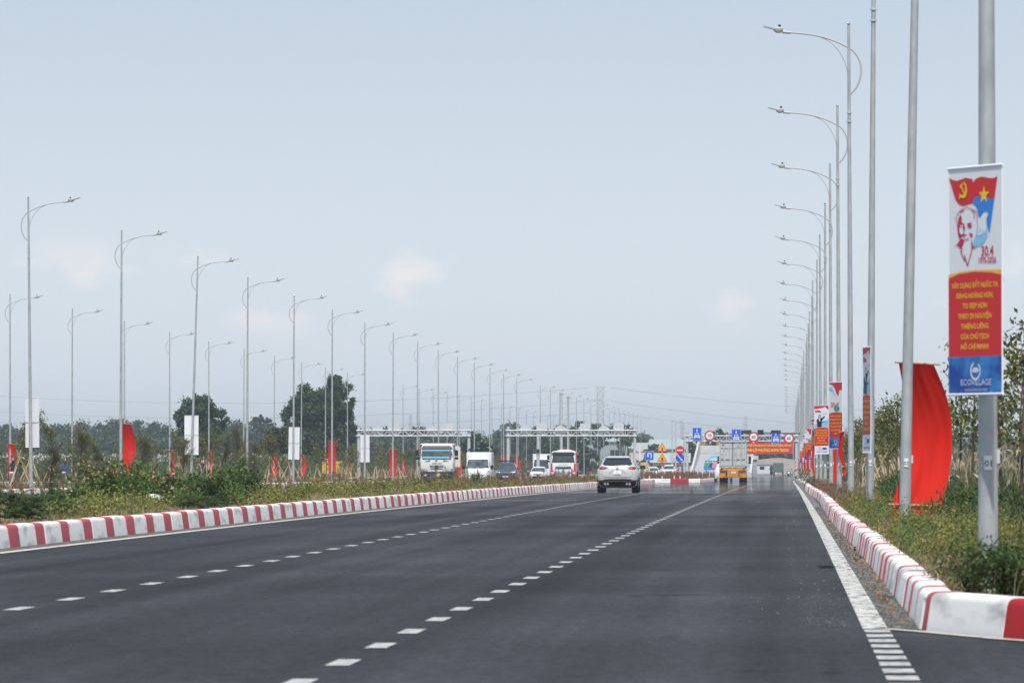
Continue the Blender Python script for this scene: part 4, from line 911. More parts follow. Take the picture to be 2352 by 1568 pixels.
def motorbike(label, rlabel, px, Y, rz, paint_, me, helmet):
    x = atx(px, Y); t = thing('motorbike', label, 'motorbike', (x, Y, gz(Y)), rz)
    for yy in (-.62, .62): wheel(t, 0.001, yy, .29, .09)
    b = MB(); b.prismX([(-.75, .72), (-.55, .82), (.0, .80), (.12, .55), (.38, .55), (.50, .95), (.60, .92), (.48, .40), (.1, .32), (-.3, .36)], -.11, .11); b.build('fairing', paint_, t)
    b = MB(); b.cbox((0, -.28, .83), (.26, .75, .09), .03); b.build('seat', black, t); b = MB(); b.tube([(-.33, .42, 1.03), (-.1, .48, 1.05), (.1, .48, 1.05), (.33, .42, 1.03)], .018, 6); b.build('handlebar', black, t)
    b = MB(); b.ball((0, .62, .88), .085, 10); b.build('headlight', clearlens, t); b = MB(); b.box((0, -.80, .70), (.18, .05, .1)); b.build('tail_light', redlens, t)
    b = MB()
    for s in (-1, 1): b.tube([(s*.05, .62, .3), (s*.05, .48, .95)], .025, 6); b.tube([(s*.08, -.62, .3), (s*.09, -.45, .72)], .022, 6); b.cbox((s*.33, .45, 1.17), (.11, .03, .08), .01)
    b.build('fork', steel_dk, t)
    p = thing('person', rlabel, 'person', (x, Y, gz(Y)), rz); o = new_obj('body', me, p); o.location = (0, -.18, .02)
    b = MB(); b.ball((0, -.06, 1.66), .135, 14, sz=1.05); b.build('helmet', helmet, p, True, 70); b = MB(); b.ball((0, .02, 1.62), .088, 10, sz=1.2); b.build('face', skin_m, p, True, 70)
    return t
helm_d = M('dark helmet', (.03, .03, .035), rough=.3); helm_w = M('white helmet', (.7, .7, .72), rough=.3)
motorbike('motorbike riding away on the carriageway beyond the container truck', 'rider in dark clothes on the motorbike beyond the container truck', 1772, 790., 0, M('black bike paint', (.03, .03, .035), rough=.3), rider_me, helm_d)
motorbike('white scooter on the service road behind the leftmost bush', 'rider in a dark jacket on the white scooter', 30, 288., math.pi, white_p, rider_me, helm_d)
motorbike('silver motorbike on the service road beside the second staked sapling', 'rider in grey blue on the silver motorbike', 150, 300., math.pi, M('silver bike paint', (.45, .47, .50), rough=.3), rider_me2, helm_d)
motorbike('white motorbike on the service road behind the pale banner', 'rider with a white helmet behind the pale banner', 466, 372., math.pi, white_p, rider_me2, helm_w)
motorbike('dark motorbike passing behind the casuarina shrub on the service road', 'rider with a white helmet behind the casuarina shrub', 580, 420., math.pi, M('black bike paint', (.03, .03, .035)), rider_me, helm_w)

# --- lorries
def cab_mirrors(t, hw, y, z):
    for s in (-1, 1):
        b = MB(); b.cbox((s*(hw+.20), y, z), (.24, .12, .42), .03); b.cbox((s*(hw+.20), y, z-.36), (.24, .12, .2), .03); b.tube([(s*(hw-.02), y-.1, z+.2), (s*(hw+.2), y, z+.23)], .02, 6); b.tube([(s*(hw-.02), y-.1, z-.4), (s*(hw+.2), y, z-.4)], .02, 6); b.build('mirror', black, t, True)
def dump_truck():
    Y = 376.; x = atx(1003, Y); t = thing('dump_truck', 'cream oncoming dump truck with a blue bumper and blue windscreen film', 'truck', (x, Y, gz(Y)), math.pi)   # front face at local y = 0
    h = 1.22; lv = [(.95, h*.99, -1.9, -.02, .12), (1.2, h, -1.9, .0, .14), (1.75, h, -1.9, 0.0, .14), (1.85, h*.99, -1.9, -.02, .14), (2.62, h*.93, -1.9, -.24, .16), (2.85, h*.90, -1.88, -.34, .18), (2.95, h*.84, -1.8, -.5, .2)]
    b = MB(); b.stack(lv, 4); b.build('cab', cream_p, t, True, 45)
    ws = panel(t, [(-h*.94, 1.84), (h*.94, 1.84), (h*.97, 1.92), (h*.90, 2.60), (-h*.90, 2.60), (-h*.97, 1.92)], .015, lv, 1, M('lorry windscreen', (.05, .06, .065), (.12, .125, .12), scale=2, rough=.15, spec=.35), 'windscreen')
    panel(ws, [(-h*.86, 2.46), (h*.86, 2.46), (h*.84, 2.58), (-h*.84, 2.58)], .024, lv, 1, sky_strip, 'sun_strip'); panel(ws, [(-h*.82, 1.94), (h*.90, 1.94), (h*.89, 2.05), (-h*.80, 2.05)], .024, lv, 1, sky_strip, 'sun_strip')
    panel(t, [(-h*.92, 2.64), (h*.92, 2.64), (h*.88, 2.84), (-h*.88, 2.84)], .10, lv, 1, M('smoked visor', (.10, .10, .10), rough=.7), 'sun_visor')
    for x0 in (-.62, -.05, .48): wp = MB(); wp.tube([(x0, .03, 1.80), (x0+.16, .03, 1.74)], .02, 6); wp.build('wiper', black, t)
    for i, (z, wd) in enumerate(((1.40, .52), (1.29, .50), (1.17, .45))): panel(t, [(-wd, z-.028), (wd, z-.028), (wd+.02, z+.028), (-wd-.02, z+.028)], .012, lv, 1, black, 'grille_slot')
    b = MB(); b.lathe([(.13, 0), (.13, .03)], 18, (0, .01, 1.285), 'Y'); o = b.build('emblem', black, t, True); o.scale = (1, 1, 1); txt('H', .10, chrome, o, 0, .045, 1.235, w=.13, name='emblem_mark', mirror=True, italic=.3)
    txt('THÀNH LONG', .12, p_navy, t, 0, .006, 1.50, w=.72, mirror=True, bold=.03); txt('19T75', .06, p_crim, t, .80, .006, 1.61, w=.26, mirror=True)
    for s in (-1, 1):
        q = [(h*.97, 1.0), (h*.97, 1.18), (h*.62, 1.18), (h*.55, 1.10), (h*.52, 1.0)]; o = panel(t, q if s > 0 else mirror_pts(q), .014, lv, 1, M('headlight bay', (.28, .28, .27), rough=.3), 'headlight')
        q = [(h*.84, 1.02), (h*.84, 1.15), (h*.62, 1.15), (h*.62, 1.02)]; panel(o, q if s > 0 else mirror_pts(q), .025, lv, 1, clearlens, 'lens')
        q = [(h*.93, 1.72), (h*.62, 1.72), (h*.62, 1.755), (h*.93, 1.755)]; panel(t, [(a*.75, b_) for a, b_ in (q if s > 0 else mirror_pts(q))], .012, lv, 1, black, 'grab_handle')
        b = MB(); b.box((s*h*.97, -.02, 1.40), (.02, .05, .42)); b.build('grab_rail', black, t)
        a = MB(); a.cbox((s*.82, .16, .70), (.22, .05, .13), .02); a.build('fog_lamp', amber, t)
    b = MB(); b.cbox((0, -.06, .90), (2.36, .36, .14), .03); b.build('bumper_top', black, t); b = MB(); b.cbox((0, -.02, .66), (2.02, .32, .40), .05); b.build('bumper', blue_p, t, True)
    for x0 in (-.55, .55): b = MB(); b.cbox((x0, .145, .72), (.30, .02, .14), .02); b.build('bumper_slot', black, t)
    b = MB(); b.lathe([(.16, 0), (.16, .03)], 18, (-.14, .16, .72), 'Y'); b.build('horn_cover', amber, t)
    b = MB(); b.cbox((0, -4.4, 2.05), (2.46, 4.9, 1.55), .05); b.box((0, -1.55, 2.96), (2.44, 1.6, .10)); b.build('tipper_body', cream_p, t)
    for i in range(6):
        for s in (-1, 1): b = MB(); b.box((s*1.26, -2.3-i*.85, 2.02), (.08, .1, 1.45)); b.build('tipper_rib', cream_p, t)
    ld = MB(); ld.stack([(2.84, 1.1, -6.6, -2.2, .3), (2.96, .8, -6.3, -2.6, .3), (3.02, .4, -5.6, -3.2, .2)], 3); ld.build('cargo_heap', soil, t)
    rl = MB(); rl.tube([(-.3, -2.0, 2.99), (.5, -2.0, 3.02)], .08, 8); rl.build('rolled_tarpaulin', black, t)
    fr = MB(); fr.box((0, -3.6, .95), (.9, 7, .3)); fr.build('frame', steel_dk, t); cab_mirrors(t, h, -.15, 2.3)
    rm = MB(); rm.box((h+.02, -1.0, 2.62), (.05, .3, .3)); rm.build('side_marker', red_p, t)
    for s in (-1, 1):
        for yy in (-1.1, -2.4, -4.6, -5.95): wheel(t, s*1.0, yy, .52, .34, True)
    return t
dump_truck()
def light_truck():
    Y = 366.; x = atx(1097, Y); t = thing('light_truck', 'small white oncoming box truck with a grey tarpaulin roof', 'truck', (x, Y, gz(Y)), math.pi); h = .87
    lv = [(.38, h*.95, -1.6, -.04, .12), (.6, h, -1.6, .02, .16), (.98, h, -1.6, .0, .2), (1.20, h*.98, -1.6, -.16, .2), (1.80, h*.86, -1.6, -.62, .18), (1.93, h*.80, -1.55, -.74, .18), (1.97, h*.6, -1.4, -.9, .15)]
    b = MB(); b.stack(lv, 5); b.build('cab', white_p, t, True, 50)
    panel(t, [(-h*.90, 1.21), (h*.90, 1.21), (h*.80, 1.79), (h*.74, 1.83), (-h*.74, 1.83), (-h*.80, 1.79)], .012, lv, 1, M('box truck windscreen', (.02, .03, .035), (.12, .16, .16), scale=1.8, rough=.12, spec=.3), 'windscreen')
    for x0 in (-.12, .36): wp = MB(); wp.tube([(x0-.2, -.14, 1.22), (x0+.1, -.12, 1.14)], .014, 6); wp.build('wiper', black, t)
    for s in (-1, 1):
        q = [(h*.97, .72), (h*.97, 1.02), (h*.80, 1.02), (h*.68, .74)]; o = panel(t, q if s > 0 else mirror_pts(q), .012, lv, 1, M('headlight bay', (.28, .28, .27)), 'headlight'); q = [(h*.93, .76), (h*.93, .90), (h*.77, .90), (h*.73, .76)]; panel(o, q if s > 0 else mirror_pts(q), .022, lv, 1, clearlens, 'lens')
        b = MB(); b.cbox((s*(h+.13), -.35, 1.28), (.2, .1, .28), .03); b.tube([(s*h*.9, -.45, 1.3), (s*(h+.1), -.35, 1.3)], .015, 6); b.build('mirror', black, t, True)
        sw = MB(); P = [(s*h*.985, -1.35, 1.22), (s*h*.90, -1.3, 1.74), (s*h*.885, -.72, 1.74), (s*h*.975, -.30, 1.25)]; sw.add([(p[0]+s*.015, p[1], p[2]) for p in P], [(0, 1, 2, 3)]); sw.build('side_window', glass, t)
    panel(t, [(-.5, .715), (.5, .715), (.52, .745), (-.52, .745)], .014, lv, 1, black, 'grille'); panel(t, [(-.5, .42), (.5, .42), (.5, .60), (-.5, .60)], .012, lv, 1, M('grille mesh', (.25, .25, .25)), 'air_intake'); panel(t, [(-.26, .48), (.26, .48), (.26, .59), (-.26, .59)], .03, lv, 1, plate_w, 'number_plate')
    txt('KIA', .05, sky_strip, t, .50, -.035, 1.06, w=.24, mirror=True)
    b = MB(); b.cbox((0, -3.2, 1.51), (1.76, 3.1, 1.64), .03); b.build('cargo_box', white_p, t); b = MB(); b.box((-.872, -3.2, 1.0), (.02, 3.0, .06)); b.box((.872, -3.2, 1.0), (.02, 3.0, .06)); b.build('side_rail', galv_far, t)
    V = []; n = 16
    for j in range(2):
        for i in range(n+1): u = i/n; V.append(((u-.5)*1.62, -1.9-2.4*j, 2.56+.13*abs(math.sin(2*math.pi*u))*1.0+.03*math.sin(5*u) - .10*(abs(u-.5) > .44)))
    np_mesh('tarpaulin', np.array(V), np.array([(i, i+1, n+2+i, n+1+i) for i in range(n)]), M('grey tarpaulin', (.30, .30, .30), (.20, .20, .20), scale=4, rough=.9), t, smooth=True)
    gm = M('green crate', (.01, .10, .07), rough=.6)
    for i, x0 in enumerate((-.56, -.28, .25, .58)): b = MB(); b.cbox((x0, -2.3, 2.43), (.22, .4, .22), .03); b.build('crate', gm, t)
    for s in (-1, 1):
        for yy in (-1.9, -4.6): b = MB(); b.tube([(s*.76, yy, 2.3), (s*.76, yy, 2.56)], .015, 6); b.build('tarpaulin_stay', steel_dk, t)
    b = MB(); b.box((0, -2.6, .62), (.8, 4.2, .14)); b.build('frame', steel_dk, t)
    for s in (-1, 1):
        for yy in (-.75, -3.5): wheel(t, s*.72, yy, .33, .22)
    return t
light_truck()
# the driver behind that windscreen is built as a seated person inside the cab
Y = 366.; p = thing('person', 'driver in dark clothes behind the windscreen of the small white box truck', 'person', (atx(1097, Y)+.0, Y, gz(Y)), math.pi); o = new_obj('body', rider_me, p); o.location = (-.38, -1.1, .12); b = MB(); b.ball((-.38, -.98, 1.66), .105, 10, sz=1.15); b.build('head', skin_m, p, True, 70)
def red_truck():
    Y = 505.; x = atx(1293.5, Y); t = thing('tractor_truck', 'red and white oncoming lorry with a dark visor and split grille', 'truck', (x, Y, gz(Y)), math.pi); h = 1.24
    lv = [(.55, h*.96, -2.1, -.02, .2), (.8, h, -2.1, .0, .24), (1.3, h*.99, -2.1, -.01, .22), (1.78, h*.975, -2.1, -.06, .2), (1.88, h*.965, -2.1, -.09, .2), (2.72, h*.92, -2.1, -.30, .2), (2.92, h*.88, -2.0, -.42, .2), (2.98, h*.8, -1.9, -.6, .2)]
    b = MB(); b.stack(lv, 5); b.build('cab', M('white cab paint', (.72, .72, .71), rough=.4), t, True, 45)
    panel(t, [(-h*.90, 1.86), (h*.90, 1.86), (h*.86, 2.66), (-h*.86, 2.66)], .015, lv, 1, glass_lt, 'windscreen')
    panel(t, [(-h*.92, 2.66), (h*.92, 2.66), (h*.87, 2.90), (-h*.87, 2.90)], .12, lv, 1, M('dark visor', (.03, .03, .033), rough=.75, spec=.2), 'sun_visor')
    panel(t, [(-h*.55, 1.26), (h*.55, 1.26), (h*.62, 1.50), (-h*.62, 1.50)], .012, lv, 1, black, 'grille'); b = MB(); b.tube([(-.8, .03, 1.36), (0, .05, 1.46), (.8, .03, 1.36)], .035, 6); b.build('grille_trim', chrome, t)
    txt('DONGFENG', .12, M('grey letters', (.42, .42, .42)), t, 0, -.028, 1.60, w=.95, mirror=True, bold=.02)
    panel(t, [(-h*.60, .62), (h*.60, .62), (h*.62, .98), (-h*.62, .98)], .02, lv, 1, M('bumper silver', (.45, .45, .45), rough=.4), 'bumper')
    for s in (-1, 1):
        q = [(h*.98, 1.05), (h*.98, 1.80), (h*.84, 1.80), (h*.82, 1.10)]; panel(t, q if s > 0 else mirror_pts(q), .012, lv, 1, red_p, 'red_side_panel')
        q = [(h*.99, .58), (h*.99, 1.05), (h*.80, 1.12), (h*.66, .98), (h*.62, .60)]; o = panel(t, q if s > 0 else mirror_pts(q), .03, lv, 1, red_p, 'corner_bumper'); q = [(h*.94, .78), (h*.94, 1.0), (h*.74, .96), (h*.72, .78)]; panel(o, q if s > 0 else mirror_pts(q), .042, lv, 1, clearlens, 'headlight')
        q = [(h*.95, .68), (h*.95, .75), (h*.86, .75), (h*.86, .68)]; panel(o, q if s > 0 else mirror_pts(q), .042, lv, 1, amber, 'indicator')
    cab_mirrors(t, h, -.15, 2.35)
    b = MB(); b.stack([(2.9, 1.05, -7, -2.2, .5), (3.05, .7, -6.8, -2.4, .4), (3.14, .3, -6.4, -2.8, .2)], 4); b.build('load_cover', M('white sheet', (.74, .74, .75), rough=.8), t, True); b = MB(); b.cbox((0, -4.8, 2.0), (2.4, 5.2, 1.8), .05); b.build('load_body', red_p, t)
    bf = MB(); bf.prismY([(-.12, 3.12), (.12, 3.12), (.10, 3.28), (-.1, 3.26)], -2.5, -2.46); bf.build('pennant', flag_m, t)
    fr = MB(); fr.box((0, -3.6, .8), (.9, 7, .3)); fr.build('frame', steel_dk, t)
    for s in (-1, 1):
        for yy in (-1.1, -4.8, -6.1): wheel(t, s*1.02, yy, .52, .34)
    return t
red_truck()
def container_truck():
    Y = 470.; x = atx(1683, Y); t = thing('container_truck', 'articulated lorry with an orange chassis carrying a pale grey container, seen from behind', 'truck', (x, Y, gz(Y)-.08))   # rear face at y = 0
    W, z0, z1 = 2.44, 1.42, 3.88; h = W/2
    c = thing('container', 'pale grey shipping container with two doors on the orange trailer', 'container', (x, Y, gz(Y)-.08))
    b = MB(); b.box((0, 6.05, (z0+z1)/2), (W-.06, 11.9, z1-z0-.06)); b.build('shell', cont_g, c)
    for s in (-1, 1):
        b = MB(); b.cbox((s*(h-.06), .06, (z0+z1)/2), (.12, .16, z1-z0), .015); b.build('corner_post', cont_g, c)
        b = MB(); b.cbox((s*.56, .04, (z0+z1)/2), (1.02, .06, z1-z0-.36), .012); d = b.build('door', cont_g, c)
        for k in range(1, 4):       # recessed horizontal ribs of the door leaf
            q = MB(); zz = z0+.18+(z1-z0-.36)*k/4; q.box((s*.56, .006, zz), (.98, .012, .035)); q.build('door_rib', steel_dk if k != 2 else cont_g, d)
        for xr in (.30, .80):
            q = MB(); q.tube([(s*xr, -.03, z0+.06), (s*xr, -.03, z1-.06)], .022, 8); q.build('lock_rod', galv_far, d, True)
            for zz in (z0+.12, z0+.7, z1-.7, z1-.12): q = MB(); q.box((s*xr, -.02, zz), (.10, .05, .06)); q.build('rod_bracket', galv_far, d)
            q = MB(); q.box((s*(xr+.14), -.045, z0+.78), (.30, .025, .045)); q.build('lock_handle', steel_dk, d)
    b = MB(); b.box((0, .02, (z0+z1)/2), (.035, .05, z1-z0-.3)); b.build('door_seam', black, c)
    for zz in (z0+.08, z1-.08): b = MB(); b.cbox((0, .06, zz), (W, .16, .16), .015); b.build('end_rail', cont_g, c)
    b = MB(); b.box((0, -.02, z1-.19), (W-.3, .02, .03)); b.box((0, -.02, z0+.19), (W-.3, .02, .03)); b.build('gasket', black, c)
    txt('Textainer', .11, ink, c, -.70, -.008, z1-.76, w=.66); shape([(-.97+.30*a, z1-.42+.24*b_) for a, b_ in ((0, .1), (.4, .45), (.85, .35), (.95, -.1), (.5, -.5), (.1, -.35))], ink, c, .004, 'logo'); shape([(-.97+.30*a, z1-.42+.24*b_) for a, b_ in ((.1, -.1), (.9, .2), (.95, -.12), (.5, -.5), (.1, -.35))], sign_r, c, .001, 'logo'); shape([(-.94+.30*a, z1-.42+.24*b_) for a, b_ in ((.1, -.15), (.8, .15), (.8, .02), (.1, -.27))], sign_w, c, -.002, 'logo')
    shape([(-.92, z1-1.22), (-.66, z1-1.22), (-.66, z1-1.14), (-.92, z1-1.14)], p_gold, c, .004, 'sticker')
    for i, s in enumerate(('TGHU 492', '22G1')): txt(s, .075, ink, c, .36, -.002, z1-.5-.13*i, w=.5-.2*i, align='L')
    for i, s in enumerate(('MAX WT', 'TARE', 'NET', 'CU CAP')): txt(s, .06, ink, c, .16, -.002, z1-1.12-.12*i, w=.24, align='L'); txt('30480', .06, ink, c, .62, -.002, z1-1.12-.12*i, w=.24, align='L')
    # trailer
    b = MB(); b.box((0, 6, 1.22), (1.0, 11.9, .36)); b.cbox((0, .10, 1.28), (2.46, .22, .20), .02); b.build('chassis', chassis_o, t)
    b = MB(); b.cbox((0, .0, .92), (1.0, .08, .62), .02); b.build('tail_board', chassis_o, t)
    for s in (-1, 1):
        b = MB(); b.cbox((s*.92, .03, .84), (.62, .08, .34), .02); b.build('bumper_wing', chassis_o, t); b = MB(); b.box((s*.90, -.02, 1.10), (.56, .06, .16)); lb = b.build('light_box', steel_dk, t); q = MB(); q.box((s*.95, -.055, 1.10), (.22, .012, .10)); q.build('tail_light', redlens, lb)
        b = MB(); b.cbox((s*1.05, -.0, .60), (.36, .10, .14), .02); b.build('bumper_foot', chassis_o, t); b = MB(); b.box((s*1.0, -.02, 1.40), (.16, .14, .10)); b.build('twist_lock', black, t)
        for yy in (1.0, 2.3, 3.6, 9.8, 13.2): wheel(t, s*1.05, yy, .50, .28, False); wheel(t, s*.72, yy, .50, .28, False)
    b = MB(); b.cbox((.06, -.05, .98), (.38, .02, .20), .004); b.build('number_plate', plate_w, t); txt('51R', .07, ink, t, .06, -.065, .985, w=.18, name='plate_lettering'); txt('064.17', .07, ink, t, .06, -.065, .895, w=.30, name='plate_lettering')
    b = MB(); b.cbox((0, .02, .60), (2.3, .08, .08), .01); b.build('underrun_bar', chassis_o, t)
    b = MB(); b.stack([(.6, 1.22, 11.9, 14.2, .15), (2.9, 1.2, 11.9, 14.1, .2), (3.2, 1.1, 12.2, 13.8, .2)], 3); b.build('cab', white_p, t, True); cab_mirrors(t, 1.24, 13.6, 2.25)
    return t
container_truck()
# small yellow lorry on the service road behind the flags
Y = 508.; t = thing('light_truck', 'small yellow lorry half hidden behind the staked saplings on the service road', 'truck', (atx(760, Y), Y, gz(Y)))
yl = M('yellow lorry paint', (.62, .40, .05), rough=.5); b = MB(); b.cbox((0, 1.8, 1.35), (1.75, 3.4, 1.2), .03); b.build('cargo_box', yl, t); b = MB(); b.stack([(.5, .85, 3.6, 5.2, .15), (1.3, .85, 3.6, 5.2, .15), (2.0, .75, 3.6, 4.9, .15)], 3); b.build('cab', yl, t, True); b = MB(); b.cbox((-.2, 1.8, 2.1), (1.0, 2.2, .35), .08); b.build('load', M('grey bundle', (.3, .3, .31), rough=.9), t)
for s in (-1, 1):
    for yy in (.8, 4.2): wheel(t, s*.72, yy, .36, .22)
# vans and a distant lorry further down the road
def box_lorry(label, px, Y, W, Hh, body, cabm, rz=math.pi):
    t = thing('box_lorry', label, 'truck', (atx(px, Y), Y, gz(Y)), rz); h = W/2; b = MB(); b.cbox((0, -3.6, .55+(Hh-.55)/2), (W, 4.6, Hh-.55), .04); b.build('cargo_box', body, t)
    lv = [(.45, h*.95, -1.4, 0, .15), (1.2, h*.97, -1.4, .0, .18), (Hh*.80, h*.88, -1.4, -.3, .2), (Hh*.84, h*.8, -1.3, -.45, .2)]; b = MB(); b.stack(lv, 4); b.build('cab', cabm, t, True); panel(t, [(-h*.85, 1.3), (h*.85, 1.3), (h*.80, Hh*.78), (-h*.80, Hh*.78)], .015, lv, 1, glass_lt, 'windscreen'); panel(t, [(-h*.6, .7), (h*.6, .7), (h*.6, .95), (-h*.6, .95)], .015, lv, 1, black, 'grille')
    for s in (-1, 1):
        for yy in (-.7, -4.6): wheel(t, s*(h-.15), yy, .42, .25)
    return t
box_lorry('white box lorry standing behind the small white truck and the dark car', 1138+105, 640., 2.2, 3.1, M('pale panel van', (.62, .66, .66), rough=.5), white_p)
box_lorry('pale box lorry among the trees behind the pearl white car', 1437, 900., 2.4, 3.0, M('cream panel van', (.66, .62, .50), rough=.5), white_p)
box_lorry('dark green lorry with a pale cab far down the carriageway', 1788, 1010., 2.0, 2.3, M('dark green load', (.10, .13, .12), rough=.7), M('cream cab', (.62, .58, .50), rough=.5), 0)
# ------------------------------------------------------------------ vegetation
def unit(a): return a/np.maximum(1e-9, np.linalg.norm(a, axis=-1, keepdims=True))
def leaf_geo(C, L, W, zb=0.0, flat=0.3, axis=None):
    n = len(C); t = rng.normal(size=(n, 3)) if axis is None else axis + rng.normal(size=(n, 3))*.35; t[:, 2] += zb; t = unit(t)
    nr = rng.normal(size=(n, 3)); nr[:, 2] = np.abs(nr[:, 2])+flat; b = unit(np.cross(nr, t)); L = np.broadcast_to(L, n)[:, None]; W = np.broadcast_to(W, n)[:, None]
    up = unit(np.cross(t, b)); fold = up*W*.18
    V = np.stack([C-t*L/2, C+b*W/2+fold+t*L*.02, C+t*L/2, C-b*W/2+fold+t*L*.02], 1).reshape(-1, 3)
    return V, np.arange(4*n).reshape(n, 4)
def blade_geo(P, h, w, lean=.3, dirs=None):
    n = len(P); a = rng.uniform(0, 2*np.pi, n); l = rng.normal(0, 1, (n, 2))*lean if dirs is None else dirs; h = np.broadcast_to(h, n); w = np.broadcast_to(w, n)
    s = np.stack([np.cos(a), np.sin(a), np.zeros(n)], 1)*(w/2)[:, None]
    mid = P + np.stack([l[:, 0]*h*.35, l[:, 1]*h*.35, h*.55], 1); tip = P + np.stack([l[:, 0]*h, l[:, 1]*h, h*np.maximum(.35, 1-.4*np.abs(l).sum(1))], 1)
    V = np.stack([P-s, P+s, mid+s*.75, mid-s*.75, tip+s*.12, tip-s*.12], 1).reshape(-1, 3); i = np.arange(n)[:, None]*6
    return V, np.concatenate([i+np.array([0, 1, 2, 3]), i+np.array([3, 2, 4, 5])], 0)
def join(gs):
    Vs, Qs, Ms, b = [], [], [], 0
    for k, (V, Q) in enumerate(gs): Vs.append(V); Qs.append(Q+b); Ms.append(np.full(len(Q), k)); b += len(V)
    return np.concatenate(Vs), np.concatenate(Qs), np.concatenate(Ms)
def ysample(n, a, b, p=1.0):     # thinner with distance
    u = rng.uniform(0, 1, n); return a*(b/a)**u if p == 1 else (a**(1-p)+(b**(1-p)-a**(1-p))*u)**(1/(1-p))
l_weed = LEAF('weed leaf', [(.06, .10, .02), (.14, .17, .035), (.25, .25, .05), (.33, .30, .08)])
l_yel = LEAF('yellow weed leaf', [(.05, .085, .02), (.10, .14, .028), (.20, .21, .045), (.36, .33, .08), (.15, .12, .06)])
l_tan = LEAF('dry grass', [(.20, .14, .08), (.33, .25, .15), (.42, .34, .22), (.26, .24, .12)])
l_brown = LEAF('dry plume', [(.20, .115, .075), (.29, .17, .11), (.37, .25, .17), (.26, .20, .11)], transl=.45)
l_dark = LEAF('mimosa leaf', [(.025, .065, .022), (.04, .095, .028), (.065, .13, .038), (.11, .16, .04)])
l_bush = LEAF('bush leaf', [(.02, .055, .015), (.035, .085, .02), (.07, .12, .025), (.13, .16, .04)])
l_boug = LEAF('bougainvillea leaf', [(.04, .10, .03), (.07, .15, .035), (.12, .20, .045), (.19, .23, .07)], transl=.4)
l_pink = LEAF('bougainvillea bract', [(.80, .24, .26), (.85, .34, .32), (.82, .28, .12)], transl=.4)
l_sap = LEAF('sapling leaf', [(.05, .085, .02), (.10, .13, .03), (.17, .18, .045), (.24, .21, .06)])
l_casu = LEAF('casuarina needle', [(.10, .12, .065), (.14, .16, .09), (.17, .17, .10), (.20, .17, .11)], transl=.45)
l_reed = LEAF('reed leaf', [(.03, .065, .02), (.05, .10, .028), (.10, .13, .04), (.20, .18, .08)])
l_straw = LEAF('reed straw', [(.38, .32, .20), (.47, .40, .27), (.30, .26, .17)])
l_tree = LEAF('tree leaf', [(.03, .065, .026), (.055, .10, .036), (.09, .14, .05)], transl=.3)
l_tree2 = LEAF('light tree leaf', [(.045, .075, .024), (.08, .115, .035), (.13, .15, .05)], transl=.3)
l_wood = LEAF('far wood leaf', [(.02, .046, .02), (.034, .066, .026), (.055, .088, .032), (.075, .105, .038)], transl=.15)

def weeds(name, xr, yr, n, hr, rad, k, LL, asp, mat, p=1.0, kind='stuff', base=.2, label=None, cat=None, up=.4, seed=0, hole=None):
    y = ysample(n*3, yr[0], yr[1], p); x = rng.uniform(xr[0], xr[1], n*3); q = np.sin(x*1.7+y*.23+seed)+np.sin(y*.61-x*.9+seed*2)+np.sin(y*.19+1.3*x+seed*3)*.8+rng.normal(0, .5, n*3)
    if hole: q[(x > hole[0]) & (x < hole[1]) & (y > hole[2]) & (y < hole[3])] = -9
    o_ = np.argsort(-q)[:n]; x, y, q = x[o_], y[o_], q[o_]; h = rng.uniform(hr[0], hr[1], n)*rng.uniform(.55, 1, n)*np.clip(.75+.2*q, .5, 1.25); m = n*k
    idx = np.repeat(np.arange(n), k); u = rng.uniform(0, 1, m)**.7; r = rad*(.35+.65*u)
    C = np.stack([x[idx]+rng.normal(0, 1, m)*r, y[idx]+rng.normal(0, 1, m)*r, gza(y[idx])+base+h[idx]*u], 1)
    s = (y[idx]/60.)**.35; L = rng.uniform(LL[0], LL[1], m)*s; g1_ = leaf_geo(C, L, L*asp, up)
    P = np.stack([x, y, gza(y)+base-.02], 1); g2_ = blade_geo(np.repeat(P, 2, 0), np.repeat(h, 2), .010*(np.repeat(y, 2)/60)**.6, .25)
    V, Q, mi = join([g1_, g2_]); o = np_mesh(name, V, Q, [mat, l_tan], None, midx=mi); tag(o, label, cat, None, kind); return o
def grass(name, xr, yr, n, hr, w, mat, lean=.35, p=1.0, base=.19, label=None):
    y = ysample(n, yr[0], yr[1], p); x = rng.uniform(xr[0], xr[1], n); P = np.stack([x, y, gza(y)+base], 1)
    V, Q = blade_geo(P, rng.uniform(hr[0], hr[1], n), w*(y/80)**.8, lean); o = np_mesh(name, V, Q, mat); tag(o, label, 'grass', None, 'stuff'); return o
